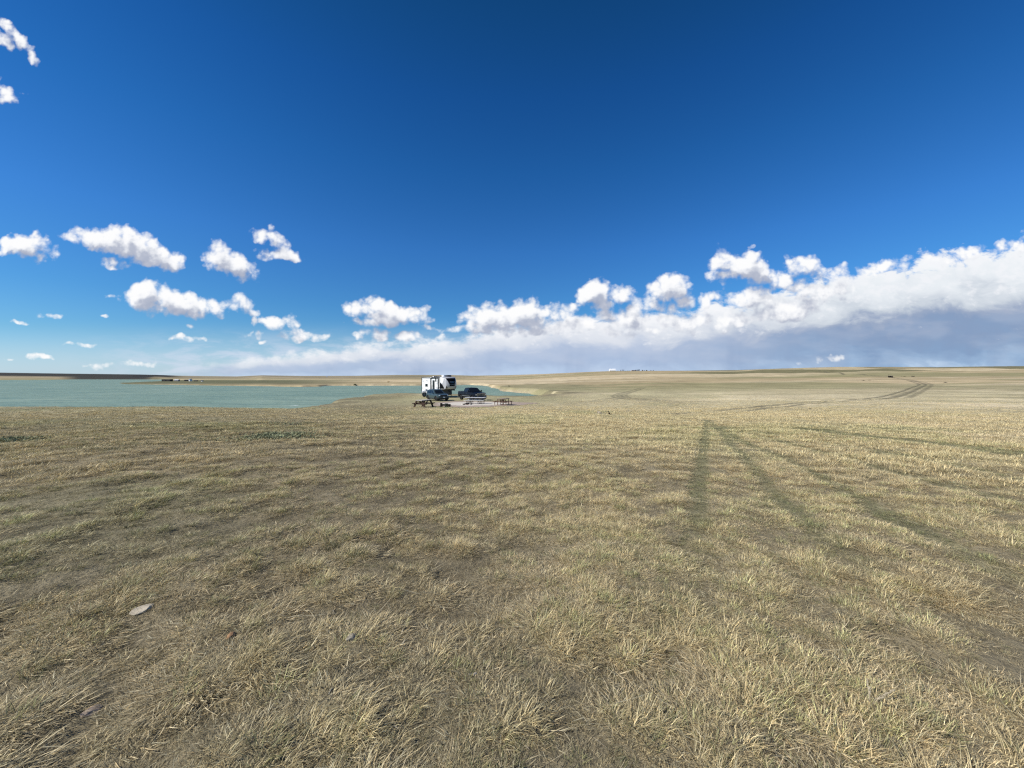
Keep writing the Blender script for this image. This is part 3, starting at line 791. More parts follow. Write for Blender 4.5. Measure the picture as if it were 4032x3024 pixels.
    def background(blobs, under, name):
        g = make_field(blobs, name)
        d0 = field(g, P); d1 = field(g, nt.vmath('ADD', P, (-.012, .020, 0))); d2 = field(g, nt.vmath('ADD', P, (-.010, .040, 0)))
        rel = nt.math('MULTIPLY', nt.math('SUBTRACT', d0, d1), .42)
        over = nt.sstep(-.25, .75, d2)          # cloud piled toward the sun: we look at a shaded base
        sh = nt.math('SUBTRACT', nt.math('ADD', rel, .84), nt.math('MULTIPLY', over, .46), clamp=True)
        al = nt.sstep(-.06, .66, d0)
        ccol = nt.ramp(sh, [(0.0, srgb(160, 170, 192)), (.38, srgb(186, 192, 208)), (.62, srgb(226, 229, 236)), (.82, srgb(248, 249, 252)), (1, srgb(255, 255, 255))])
        c = nt.mix(nt.math('MULTIPLY', al, .985), under, ccol)
        b_ = nt.n('ShaderNodeBackground'); t.links.new(c, b_.inputs['Color']); return b_.outputs[0]
    def pick(f, a_, b_):
        m_ = nt.n('ShaderNodeMixShader'); nt.put(m_.inputs[0], f); t.links.new(a_, m_.inputs[1]); t.links.new(b_, m_.inputs[2]); return m_.outputs[0]
    plain = bg.outputs[0]; t.links.new(base, bg.inputs['Color']); bg.inputs['Strength'].default_value = 1.0
    hi = [b_ for b_ in CLOUDS if b_[1] < 600]; lo = [b_ for b_ in CLOUDS if b_[1] > 600]
    left = [b_ for b_ in lo if b_[0] < 1330]; rightb = [b_ for b_ in lo if b_[0] > 1330]
    gt_ = lambda a_, b_: nt.math('GREATER_THAN', a_, b_)
    lt_ = lambda a_, b_: nt.math('LESS_THAN', a_, b_)
    ahead = gt_(sep.outputs[1], .30)
    inband = nt.math('MULTIPLY', nt.math('MULTIPLY', lt_(v, .50), gt_(v, -.03)), ahead)
    inhigh = nt.math('MULTIPLY', nt.math('MULTIPLY', gt_(v, .62), lt_(v, 1.15)), nt.math('MULTIPLY', lt_(u, -1.12), ahead))
    low = pick(gt_(u, (1326 - 2016) / F), background(left, backdrop, 'cumulus_over_lake'), background(rightb, backdrop, 'cumulus_over_prairie'))
    sh_ = pick(inband, pick(inhigh, plain, background(hi, base, 'cumulus_high')), low)
    t.links.new(sh_, t.nodes['World Output'].inputs['Surface'])

SKY_SAT = 1.0
SKY_RAMP = [(0.0, (.36, .58, .85)), (.08, (.27, .52, .72)), (.16, (.20, .50, .76)), (.30, (.165, .495, .86)), (.46, (.098, .435, .80)), (.58, (.068, .37, .73)), (.70, (.05, .31, .56)), (1, (.03, .2, .4))]
BANK_TOP = [(500, 1465), (900, 1412), (1200, 1382), (1450, 1350), (1750, 1330), (1900, 1290), (2100, 1265), (2350, 1240), (2600, 1225), (2800, 1195), (3000, 1140), (3200, 1095), (3400, 1055), (3650, 1015), (3850, 985), (4032, 955)]
BANK_DENS = [(500, 0.0), (900, .62), (1200, .88), (1600, .94), (1900, .97), (2200, 1), (3000, 1)]
BANK_R = [(0, srgb(182, 206, 232)), (.07, srgb(156, 184, 216)), (.25, srgb(136, 163, 198)), (.42, srgb(138, 160, 193)), (.50, srgb(156, 171, 197)), (.60, srgb(202, 211, 222)), (.76, srgb(230, 236, 242)), (1, srgb(244, 248, 251))]
BANK_L = [(0, srgb(188, 208, 234)), (.2, srgb(172, 191, 220)), (.42, srgb(182, 197, 222)), (.60, srgb(218, 224, 235)), (.85, srgb(238, 241, 246)), (1, srgb(249, 250, 252))]
CLOUDS = [  # px, py, rx, ry, rotation, strength
    (30, 105, 60, 24, -38, .9), (75, 160, 85, 26, -46, 1.0), (128, 225, 24, 42, 15, .9), (5, 150, 60, 36, -30, .9),
    (20, 368, 75, 44, -25, 1.1), (70, 385, 40, 14, -25, .7),
    (95, 965, 112, 48, -4, 1.7), (160, 985, 62, 46, 0, 1.0), (30, 990, 60, 22, 8, .8),
    (300, 935, 62, 20, -8, .8), (400, 945, 110, 46, -6, 1.4), (500, 955, 110, 56, -12, 1.5), (600, 1010, 130, 48, -17, 1.5), (690, 1038, 52, 32, -5, 1.0), (460, 1030, 70, 18, -5, .7),
    (858, 1012, 62, 52, -20, 1.4), (930, 1050, 82, 56, -28, 1.5), (990, 1085, 36, 28, -20, .9),
    (1045, 932, 55, 20, -10, .85), (1095, 950, 34, 50, 25, .95), (1095, 1000, 95, 26, -8, 1.0), (1165, 1015, 30, 14, -25, .8),
    (470, 1155, 40, 10, 8, .75), (600, 1172, 118, 56, -5, 1.7), (700, 1195, 160, 48, -8, 1.7), (830, 1205, 70, 36, -12, 1.0), (945, 1200, 52, 38, -8, 1.05), (990, 1225, 28, 24, 0, .8),
    (1000, 1270, 14, 34, 12, .7), (1070, 1268, 58, 34, 0, 1.05), (1135, 1268, 55, 36, -10, 1.05), (985, 1312, 22, 10, 0, .8), (1030, 1318, 26, 9, 0, .8), (1048, 1340, 20, 8, 0, .7), (1180, 1325, 70, 24, -4, 1.0), (1265, 1332, 48, 16, 0, .85),
    (165, 1240, 48, 14, -8, .8), (240, 1250, 46, 9, -3, .75), (70, 1265, 36, 7, -3, .7), (310, 1356, 52, 10, -3, .75), (345, 1357, 45, 10, -3, .7), (145, 1405, 34, 16, 0, .9), (180, 1408, 26, 12, 0, .85), (40, 1420, 48, 7, 2, .7),
    (690, 1337, 38, 14, -3, .9), (770, 1343, 52, 9, -3, .75), (745, 1292, 17, 8, -8, .75), (416, 1236, 16, 7, -12, .6), (390, 1435, 50, 12, 0, .75), (560, 1425, 60, 12, 0, .6),
    (1400, 1215, 52, 38, -8, 1.05), (1490, 1215, 80, 52, -8, 1.5), (1540, 1240, 110, 42, -4, 1.6), (1645, 1240, 52, 36, 0, 1.05), (1450, 1275, 80, 24, 0, 1.0), (1480, 1308, 90, 24, -2, 1.0), (1600, 1325, 90, 20, -4, .9), (1700, 1330, 50, 18, 0, .85), (1690, 1285, 34, 9, -8, .6), (1410, 1328, 28, 16, 0, .8),
    (1870, 1245, 60, 46, 5, 1.0), (1960, 1250, 120, 66, 6, 1.7), (2070, 1240, 100, 64, 0, 1.7), (2090, 1290, 100, 30, 0, 1.1), (1930, 1290, 120, 30, 0, 1.0), (1800, 1290, 60, 16, 5, .6),
    (2230, 1225, 70, 34, 0, 1.05), (2290, 1270, 90, 38, 0, 1.1), (2340, 1150, 85, 56, 8, 1.6), (2430, 1160, 75, 40, -8, 1.1), (2360, 1200, 90, 30, 0, .9), (2210, 1290, 60, 20, 0, .7),
    (2620, 1150, 80, 56, 10, 1.6), (2670, 1120, 50, 46, 0, 1.1), (2560, 1190, 90, 40, 0, 1.0), (2680, 1195, 60, 40, 0, 1.0), (2450, 1240, 120, 36, 0, .9),
    (2850, 1030, 55, 62, 0, 1.15), (2940, 1050, 95, 56, -5, 1.6), (2850, 1090, 80, 38, 0, 1.1), (2985, 1090, 80, 40, 0, 1.0), (2955, 985, 26, 9, 35, .5),
    (2790, 1180, 60, 28, 8, 1.0), (2960, 1170, 90, 46, 8, 1.15), (3100, 1110, 90, 50, 0, 1.1), (3170, 1050, 75, 40, -5, 1.05), (3290, 1075, 100, 40, 10, 1.0), (3120, 1200, 120, 40, 0, 1.0), (2990, 1240, 150, 30, 0, .9), (3500, 1050, 160, 34, 12, .7), (3900, 985, 200, 34, 12, .8),
    (2480, 1290, 110, 34, 0, 1.0), (2700, 1265, 120, 38, 4, 1.1), (2900, 1262, 150, 34, 4, 1.0), (3080, 1230, 120, 40, 0, 1.1), (3250, 1150, 110, 48, 6, 1.1),
    (3220, 1420, 14, 10, 0, .7), (3300, 1415, 40, 14, 0, .8), (3150, 1437, 12, 5, 0, .6),
]

def build_sun_camera():
    l = bpy.data.lights.new('sun', 'SUN'); l.energy = 5.0; l.angle = R(.53); l.color = (1, .95, .87)
    o = bpy.data.objects.new('sun', l); COL.objects.link(o)
    d = Vector((SUN_AZ.x * math.cos(SUN_EL), SUN_AZ.y * math.cos(SUN_EL), math.sin(SUN_EL)))
    o.rotation_euler = d.to_track_quat('Z', 'Y').to_euler(); o.location = d * 60
    c = bpy.data.cameras.new('camera'); co = bpy.data.objects.new('camera', c); COL.objects.link(co)
    c.sensor_width = 36; c.lens = 36 * F / 4032; c.clip_start = .05; c.clip_end = 20000
    co.location = (0, 0, EYE); co.rotation_euler = (R(90) - ALPHA, 0, 0)
    sc.camera = co
    sc.view_settings.view_transform = 'Standard'; sc.view_settings.look = 'None'
    sc.view_settings.exposure = 0; sc.view_settings.gamma = 1
    sc.cycles.use_denoising = False
    sc.cycles.max_bounces = 6; sc.cycles.transparent_max_bounces = 8
    sc.cycles.sample_clamp_indirect = 4
    sc.cycles.pixel_filter_type = "BLACKMAN_HARRIS"; sc.cycles.filter_width = 1.3
# ------------------------------------------------------------------ materials
def M_():
    W = {}
    W['white'] = mat('white_gelcoat', (.88, .88, .87), .35, 0, .2)
    W['grey_cap'] = mat('silver_gelcoat', (.42, .42, .43), .4, .0, .2)
    W['black'] = mat('black_trim', (.012, .012, .014), .5)
    W['gloss_black'] = mat('gloss_black', (.006, .006, .007), .3, 0, 0, spec=.06)
    W['glass'] = mat('tinted_glass', (.010, .012, .014), .10, 0, 0, spec=.35)
    W['rubber'] = mat('tyre_rubber', (.018, .017, .016), .85, var=.3)
    W['alloy'] = mat('alloy', (.62, .62, .62), .35, .25)
    W['chrome'] = mat('chrome', (.55, .56, .58), .18, 1)
    W['navy'] = mat('navy_paint', (.006, .007, .012), .4, .0, 0, spec=.15)
    W['teal'] = mat('blue_grey_paint', (.058, .086, .092), .35, .15, .2, spec=.35)
    W['clad'] = mat('dark_cladding', (.016, .018, .019), .6)
    W['lamp'] = mat('lamp_lens', (.72, .74, .76), .1, .2, 1)
    W['amber'] = mat('amber_lens', (.7, .25, .03), .2)
    W['red'] = mat('red_lens', (.35, .02, .02), .2)
    W['plate'] = mat('plate_white', (.7, .7, .68), .5)
    W['steel'] = mat('galvanised', (.40, .41, .42), .45, .8, var=.15)
    W['darksteel'] = mat('dark_steel', (.03, .03, .032), .5, .5)
    W['grey_decal'] = mat('grey_decal', (.25, .25, .27), .4)
    W['under'] = mat('underbody', (.10, .10, .10), .8, var=.3)
    return W
W = M_()

def wheel(name, parent, x, y, r, w, side, rim_m=None, spokes=6):
    """thing > wheel > tyre is the wheel mesh itself, rim a sub-part; axle along Y"""
    bm = BM()
    lathe(bm, [(r * .60, -w / 2), (r * .9, -w / 2), (r * .985, -w * .40), (r, -w * .2), (r, w * .2), (r * .985, w * .40), (r * .9, w / 2), (r * .60, w / 2), (r * .58, 0), (r * .60, -w / 2)], 28)
    o = link(name, bm, W['rubber'], parent, True); o.location = (x, y, r)
    bm = BM()
    s = side
    lathe(bm, [(r * .62, s * w * .18), (r * .62, s * w * .44), (r * .56, s * w * .47), (r * .52, s * w * .30), (r * .15, s * w * .24), (.001, s * w * .24)], 28)
    for k in range(spokes):
        a = 2 * math.pi * k / spokes
        box(bm, (math.cos(a) * r * .34, s * w * .36, math.sin(a) * r * .34), (r * .42, w * .12, r * .13), (0, -a, 0))
    lathe(bm, [(.001, s * w * .46), (r * .13, s * w * .44), (r * .14, s * w * .3)], 12)
    link('rim', bm, rim_m or W['alloy'], o)
    return o

# ------------------------------------------------------------------ fifth wheel trailer
def place_trailer():
    hx, hy = math.cos(R(-53)), math.sin(R(-53))
    L = 9.6; SC = 1.09
    fx, fy = -10.75, 69.6                       # front of the cap, on the centre line
    cx, cy = fx - hx * L * SC / 2, fy - hy * L * SC / 2
    zc = gz(cx, cy); root = empty('camper_trailer', (cx, cy, gz(fx - hx * 2.5, fy - hy * 2.5)), math.atan2(hy, hx),
        'large white and grey fifth wheel camper with dark front panel parked above the lake', 'camper trailer')
    root.scale = (SC, SC, SC)
    f = L / 2
    def dfm(x, y, z):
        s = float(smooth(f - 2.1, f - .1, x))
        xx = x - .42 * s * (abs(y) / 1.22) ** 2.2
        yy = y * (1 - .20 * s * float(smooth(.9, 1.0, 1.0)))
        zz = z - .05 * (abs(y) / 1.22) ** 2 * (z > 3.2)
        return xx, yy, zz
    front = [(f - 1.55, 3.60), (f - .95, 3.56), (f - .55, 3.42), (f - .27, 3.12), (f - .10, 2.75), (f - .02, 2.35), (f - .04, 2.0), (f - .18, 1.70), (f - .42, 1.52)]
    body = [(-f, .62), (-f, 3.40), (-f + .12, 3.46), (f - 4.6, 3.52), (f - 2.2, 3.58), (f - 2.2, 1.48), (f - 2.55, 1.42), (f - 2.60, .55)]
    bm = prism(BM(), body, -1.22, 1.22)
    shell = auto_smooth(link('body', bm, W['white'], root))
    cap = [(f - 2.2, 1.48), (f - 2.2, 3.58)] + front
    bm = prism(BM(), cap, -1.22, 1.22, {'y': [-1.1, -.9, -.6, -.3, 0, .3, .6, .9, 1.1], 'x': [f - 1.9, f - 1.55, f - 1.2, f - .95, f - .7, f - .4, f - .2]}, dfm)
    capo = auto_smooth(link('front_cap', bm, W['grey_cap'], root), 50); capo['label'] = 'silver grey rounded nose cap'
    zs = [p[1] for p in front][::-1]; xs = [p[0] for p in front][::-1]
    def surf(y, z, off):
        x = float(np.interp(z, zs, xs)); p = Vector(dfm(x, y, z)); p.x += off; return p
    def front_panel(bm, outline, t0=-.03, t1=.014, n=10):
        """outline: function z -> (ymin, ymax) sampled over z list"""
        rows = []
        for z, ya, yb in outline:
            rows.append([(ya + (yb - ya) * k / n, z) for k in range(n + 1)])
        A = [[bm.verts.new(surf(y, z, t1)) for y, z in r] for r in rows]; B = [[bm.verts.new(surf(y, z, t0)) for y, z in r] for r in rows]
        for i in range(len(rows) - 1):
            for k in range(n):
                bm.faces.new((A[i][k], A[i][k + 1], A[i + 1][k + 1], A[i + 1][k])); bm.faces.new((B[i][k], B[i + 1][k], B[i + 1][k + 1], B[i][k + 1]))
            bm.faces.new((A[i][0], A[i + 1][0], B[i + 1][0], B[i][0])); bm.faces.new((A[i][n], B[i][n], B[i + 1][n], A[i + 1][n]))
        for k in range(n):
            bm.faces.new((A[0][k], B[0][k], B[0][k + 1], A[0][k + 1])); bm.faces.new((A[-1][k], A[-1][k + 1], B[-1][k + 1], B[-1][k]))
        return bm
    ol = [(2.02, -.50, .50), (2.06, -.56, .56), (2.2, -.62, .62), (2.5, -.74, .74), (2.8, -.87, .87), (3.1, -1.0, 1.0), (3.3, -1.08, 1.08), (3.36, -1.05, 1.05)]
    pan = link('front_panel', front_panel(BM(), ol), W['gloss_black'], capo); pan['label'] = 'large glossy black shield shaped nose panel'
    bm = BM()                                       # silver winged lettering strip
    for k in range(9):
        y0 = -.50 + k * .115; zc_ = 2.66
        front_panel(bm, [(zc_, y0, y0 + .07), (zc_ + .11, y0 + .02, y0 + .09)], .005, .024, 2)
    front_panel(bm, [(2.62, -.22, .30), (2.64, -.30, .42)], .005, .022, 4)
    link('emblem', bm, W['steel'], pan)
    for s in (-1, 1):                               # dark lower cheeks of the cap
        bm = front_panel(BM(), [(z, s * a if s > 0 else -b, s * b if s > 0 else -a) for z, a, b in ((1.56, .80, 1.20), (1.75, .92, 1.20), (1.95, 1.05, 1.205), (2.05, 1.14, 1.205))], -.02, .012, 4)
        link('lower_trim', bm, W['black'], capo)
    # white upper side of the cap
    def side_patch(name, poly, y, t, m, parent, side=-1, label=None):
        bm = BM(); prism(bm, poly, side * (y - .01), side * (y + t), {'x': [f - 2.2, f - 1.8, f - 1.4, f - 1.0, f - .6]}, dfm)
        o = link(name, bm, m, parent)
        if label: o['label'] = label
        return o
    for s in (-1, 1):
        side_patch('upper_decal', [(f - 2.19, 2.05), (f - 2.19, 3.52), (f - 1.5, 3.54), (f - .80, 3.40), (f - .95, 2.9), (f - 1.35, 2.45)], 1.22, .006, W['white'], capo, s)
        side_patch('swoosh_decal', [(f - 2.19, 1.56), (f - 2.19, 2.30), (f - 1.95, 2.62), (f - 1.3, 2.25), (f - .55, 1.58)], 1.22, .007, W['gloss_black'], capo, s)
    # belly, gooseneck underside and front wall
    bm = BM(); box(bm, (-.9, 0, .50), (L - 3.2, 2.2, .16)); link('underbelly', bm, W['under'], root)
    bm = BM(); box(bm, (f - 2.5, 0, .95), (.10, 2.36, .84)); link('front_wall', bm, W['under'], root)
    bm = BM(); box(bm, (f - 1.25, 0, 1.30), (.34, .36, .44)); box(bm, (f - 1.02, 0, 1.02), (.16, .16, .30)); box(bm, (f - 1.6, 0, 1.44), (1.4, 1.3, .07))
    link('pin_box', bm, W['darksteel'], root)
    for s in (-1, 1):
        bm = BM(); tube(bm, [(f - 2.25, s * .95, 1.2), (f - 2.25, s * .95, .06)], .045, 10); box(bm, (f - 2.25, s * .95, .03), (.24, .24, .05))
        link('landing_leg', bm, W['darksteel'], root)
    for s in (-1, 1):
        for k in range(2): wheel('wheel', root, -1.05 - k * .92, s * 1.02, .36, .22, s)
    # corner trims, awning, drip rails
    for s in (-1, 1):
        for c_, q_ in (((-f + .045, s * 1.212, 2.03), (.26, .045, 2.80)), ((-f + 1.9, s * 1.228, 3.37), (3.7, .03, .15)), ((f - 3.85, s * 1.228, 3.46), (3.2, .03, .13)), ((f - 2.2, s * 1.228, 2.5), (.22, .03, 1.98))):
            bm = BM(); box(bm, c_, q_); link('trim_strip', bm, W['black'], shell)
    bm = BM(); tube(bm, [(-f + 3.9, -1.33, 3.34), (f - 2.6, -1.33, 3.40)], .075, 10)
    for x in (-f + 4.0, f - 2.7): box(bm, (x, -1.285, 2.35), (.24, .10, 1.95))
    link('awning', bm, W['black'], root)
    # right (door) side fittings
    Y = -1.22
    door = link('door', prism(BM(), [(f - 5.0, .95), (f - 5.0, 2.90), (f - 4.92, 2.98), (f - 4.28, 2.98), (f - 4.20, 2.90), (f - 4.20, .95)], Y - .03, Y + .02), W['black'], root)
    door['label'] = 'dark entry door with a narrow window'
    link('window', prism(BM(), [(f - 4.78, 1.75), (f - 4.78, 2.72), (f - 4.42, 2.72), (f - 4.42, 1.75)], Y - .04, Y - .02), W['glass'], door)
    bm = BM(); box(bm, (f - 4.28, Y - .05, 1.75), (.05, .05, .14)); link('handle', bm, W['chrome'], door)
    bm = BM(); tube(bm, [(f - 5.14, Y - .02, 1.3), (f - 5.14, Y - .09, 1.34), (f - 5.14, Y - .09, 2.06), (f - 5.14, Y - .02, 2.1)], .02, 6); link('grab_rail', bm, W['chrome'], root)
    for (x0, x1, z0, z1) in ((f - 3.05, f - 2.55, 2.25, 3.10), (-f + 1.6, -f + 2.6, 1.80, 2.28), (f - 3.95, f - 3.5, 2.72, 3.28)):
        o = link('window', prism(BM(), [(x0, z0), (x0, z1), (x1, z1), (x1, z0)], Y - .025, Y + .02), W['black'], root)
        link('pane', prism(BM(), [(x0 + .05, z0 + .05), (x0 + .05, z1 - .05), (x1 - .05, z1 - .05), (x1 - .05, z0 + .05)], Y - .032, Y - .01), W['glass'], o)
    bm = BM(); box(bm, (-f + 2.35, Y - .04, 2.86), (.14, .09, .20), bevel=.02); link('porch_lamp', bm, W['black'], root)
    for pr in ([(-f + .3, 3.05), (-f + .3, 3.16), (-f + 1.3, 2.52), (-f + 1.15, 2.52)], [(-f + .3, 2.62), (-f + .3, 2.66), (-f + .95, 2.66), (-f + .95, 2.62)],
               [(-f + .3, 1.52), (-f + .3, 1.62), (-f + .8, 1.3), (-f + .72, 1.3)], [(f - 4.05, 1.80), (f - 4.05, 1.84), (f - 3.0, 1.70), (f - 2.3, 1.86), (f - 2.3, 1.74), (f - 3.0, 1.58)],
               [(f - 4.05, 1.60), (f - 4.05, 1.64), (f - 3.2, 1.56), (f - 3.2, 1.52)], [(f - 3.9, 2.42), (f - 3.9, 2.48), (f - 3.25, 2.48), (f - 3.25, 2.42)]):
        link('stripe_decal', prism(BM(), pr, Y - .006, Y + .01), W['grey_decal'], shell)
    bm = BM(); prism(bm, [(-f + .1, .62), (-f + .1, .92), (f - 2.62, .92), (f - 2.62, .62)], Y - .008, Y + .01); link('skirt', bm, W['grey_cap'], root)
    # slide out on the far side
    bm = BM(); box(bm, (f - 3.9, 1.50, 2.25), (2.6, .56, 2.05)); so = link('slide_out', bm, W['white'], root)
    bm = BM(); box(bm, (f - 3.9, 1.80, 2.25), (2.7, .05, 2.15)); box(bm, (f - 3.9, 1.60, 3.33), (2.75, .62, .10)); box(bm, (f - 2.57, 1.55, 2.25), (.05, .5, 2.1)); link('trim', bm, W['black'], so)
    # roof equipment
    bm = BM(); box(bm, (f - 2.75, -.1, 3.73), (.75, .70, .30), bevel=.06); a = link('air_conditioner', bm, W['white'], root)
    bm = BM(); box(bm, (f - 1.75, .15, 3.72), (.85, .75, .29), bevel=.07); a = link('air_conditioner', bm, W['black'], root); a['label'] = 'black rooftop air conditioner'
    bm = BM(); box(bm, (f - 5.4, -.2, 3.60), (.85, .8, .16), bevel=.04); link('roof_vent', bm, W['black'], root)
    bm = BM(); box(bm, (f - 6.2, -.3, 3.57), (.5, .5, .14), bevel=.03); link('roof_vent', bm, W['white'], root)
    bm = BM(); box(bm, (-f - .12, 0, .62), (.18, 2.3, .14)); link('bumper', bm, W['darksteel'], root)
    for s in (-1, 1):
        bm = BM(); box(bm, (-f - .02, s * 1.0, 1.2), (.05, .16, .30)); link('tail_light', bm, W['red'], root)

# ------------------------------------------------------------------ pickup truck
def place_pickup():
    a = R(-90 + 32); hx, hy = math.cos(a), math.sin(a)
    Y = 60.4; X = (1858 - 2016) / F * Y
    root = empty('pickup_truck', (X, Y, gz(X, Y)), a, 'dark navy crew cab pickup with chrome grille parked behind the white topped picnic table', 'pickup truck')
    wf, wr, rt = 2.05, -2.0, .41
    def w(x, z):
        s = 1.0 - .05 * float(smooth(.75, .45, z)) - .05 * float(smooth(1.0, 1.32, z))
        s *= 1 - .06 * float(smooth(2.4, 3.1, x)) - .02 * float(smooth(-2.7, -3.15, x))
        return s
    def dfm(x, y, z): return x + (-.10 * (abs(y)) ** 2.5 if x > 2.6 else 0), y * w(x, z), z
    arch = lambda cx: arc(cx, rt + .02, .50, 0, 180, 10)[::-1]
    low = .52
    prof = [(-3.15, .62), (-3.16, 1.36), (-1.02, 1.36), (-1.0, 1.34), (1.30, 1.33), (1.55, 1.34), (2.3, 1.31), (2.95, 1.24), (3.10, 1.12), (3.14, .80), (3.06, .62)]
    prof += arc(wf, .42, .52, 20, 160, 9) + [(1.5, low), (-1.45, low)] + arc(wr, .42, .52, 20, 160, 9) + [(-2.6, .62)]
    bm = prism(BM(), prof, -1, 1, {'z': [.75, .9, 1.05, 1.2], 'y': [-.8, -.4, 0, .4, .8], 'x': [-2.7, -1.0, 0, 1.4, 2.4, 2.75]}, dfm)
    body = auto_smooth(link('body', bm, W['navy'], root), 30)
    # bed opening
    bm = BM(); box(bm, (-2.07, 0, 1.375), (2.0, 1.62, .02)); link('bed_cover', bm, W['black'], root)
    # cab
    def cw(z): return .96 - .22 * (z - 1.33) / .67
    def cab(bm, pr, y0, y1, k=1.0, cuts=None):
        return prism(bm, pr, y0, y1, cuts or {'z': [1.5, 1.7, 1.85], 'y': [-.7, -.35, 0, .35, .7]}, lambda x, y, z: (x - .06 * abs(y) ** 3 * (x > .3), y * cw(z) * k, z + .035 * (1 - y * y) * (z > 1.9)))
    cp = [(-1.02, 1.32), (-.95, 1.75), (-.80, 1.96), (-.55, 1.985), (.30, 1.985), (.55, 1.94), (1.42, 1.34)]
    bm = cab(BM(), cp, -1, 1); cabo = auto_smooth(link('cab', bm, W['navy'], root), 30)
    for s in (-1, 1):
        for pr in ([(.10, 1.40), (.10, 1.88), (.42, 1.88), (1.10, 1.42)], [(-.82, 1.40), (-.74, 1.80), (-.62, 1.88), (.02, 1.88), (.02, 1.40)]):
            bm = prism(BM(), pr, s * .98, s * 1.006, {'z': [1.55, 1.7]}, lambda x, y, z: (x - .06 * (x > .3), y * cw(z), z))
            link('side_window', bm, W['glass'], cabo)
    bm = BM()
    rows = []
    for z, x in ((1.40, 1.37), (1.6, 1.075), (1.78, .815), (1.90, .64)):
        rows.append([(x - .06 * abs(y) ** 3 + .012, y * cw(z) * .90, z + .035 * (1 - y * y) * (z > 1.9)) for y in np.linspace(-1, 1, 9)])
    V = [[bm.verts.new(p) for p in r] for r in rows]; U = [[bm.verts.new((p[0] - .04, p[1], p[2] - .03)) for p in r] for r in rows]
    for i in range(3):
        for k in range(8): bm.faces.new((V[i][k], V[i][k + 1], V[i + 1][k + 1], V[i + 1][k])); bm.faces.new((U[i][k], U[i + 1][k], U[i + 1][k + 1], U[i][k + 1]))
    link('windscreen', bm, W['glass'], cabo)
    # doors: gaps, handles, lower moulding
    for s in (-1, 1):
        for (x0, x1) in ((.12, 1.22), (-.95, .06)):
            d = link('door', prism(BM(), [(x0, .60), (x0, 1.325), (x1, 1.325), (x1, .60)], s * .985, s * 1.008, {'z': [.75, .9, 1.05, 1.2]}, dfm), W['navy'], root)
            bm = BM(); box(bm, (x0 + .14, s * .99, 1.16), (.20, .05, .035)); link('handle', bm, W['chrome'], d)
        link('side_moulding', prism(BM(), [(-1.4, .70), (-1.4, .78), (1.45, .78), (1.45, .70)], s * 1.0, s * 1.03, None, dfm), W['steel'], root)
        bm = BM(); tube(bm, [(-1.2, s * .98, .42), (1.4, s * .98, .42)], .055, 8); link('running_board', bm, W['darksteel'], root)
        bm = BM(); box(bm, (1.02, s * 1.13, 1.50), (.16, .20, .30), bevel=.03); box(bm, (1.06, s * .99, 1.44), (.06, .2, .06)); mo = link('mirror', bm, W['black'], root)
        bm = BM(); box(bm, (.93, s * 1.13, 1.50), (.015, .16, .24)); link('mirror_glass', bm, W['chrome'], mo)
        wheel('wheel', root, wf, s * .86, rt, .28, s); wheel('wheel', root, wr, s * .86, rt, .28, s)
        for cx in (wf, wr):
            bm = BM(); tube(bm, [(p, s * 1.0, q) for p, q in arc(cx, .42, .53, 12, 168, 12)], .025, 6); link('wheel_arch_trim', bm, W['navy'], root)
        bm = BM(); box(bm, (-3.15, s * .86, 1.1), (.05, .16, .40)); link('tail_light', bm, W['red'], root)
    # front end
    bm = BM(); box(bm, (3.075, 0, .985), (.06, 1.30, .46), bevel=.02); gr = link('grille', bm, W['black'], root)
    for z in (.86, .985, 1.11):
        bm = BM(); box(bm, (3.115, 0, z), (.035, 1.24, .036), bevel=.008); link('grille_bar', bm, W['chrome'], gr)
    bm = BM()
    for s in (-1, 1): box(bm, (3.10, s * .655, .985), (.05, .045, .48))
    box(bm, (3.10, 0, 1.225), (.05, 1.36, .04)); link('surround', bm, W['chrome'], gr)
    for s in (-1, 1):
        bm = BM(); box(bm, (2.99, s * .80, 1.0), (.15, .22, .36), (0, 0, -s * .2), .03); hl = link('headlight', bm, W['black'], root)
        bm = BM(); box(bm, (3.03, s * .80, 1.03), (.12, .17, .22), (0, 0, -s * .2), .03); link('lens', bm, W['lamp'], hl)
        bm = BM(); box(bm, (3.14, s * .70, .57), (.08, .22, .09), None, .02); link('fog_light', bm, W['lamp'], root)
    bm = BM(); prism(bm, [(3.00, .50), (3.00, .73), (3.20, .73), (3.23, .68), (3.22, .52)], -1.0, 1.0, {'y': [-.8, -.5, 0, .5, .8]}, lambda x, y, z: (x - .14 * abs(y) ** 2.5, y, z)); link('front_bumper', bm, W['chrome'], root)
    bm = BM(); prism(bm, [(2.95, .34), (2.95, .50), (3.14, .50), (3.10, .36)], -.92, .92, {'y': [-.6, 0, .6]}, lambda x, y, z: (x - .14 * abs(y) ** 2.5, y, z)); link('air_dam', bm, W['black'], root)
    bm = BM(); box(bm, (-3.24, 0, .60), (.18, 1.9, .20), bevel=.03); link('rear_bumper', bm, W['chrome'], root)
    bm = BM(); box(bm, (0, 0, .48), (5.2, 1.3, .16)); box(bm, (wf, 0, .41), (.12, 1.6, .12)); box(bm, (wr, 0, .41), (.16, 1.6, .16)); link('chassis', bm, W['under'], root)
    bm = BM(); box(bm, (3.135, 0, .985), (.02, .26, .10), bevel=.008); link('emblem', bm, W['darksteel'], gr)

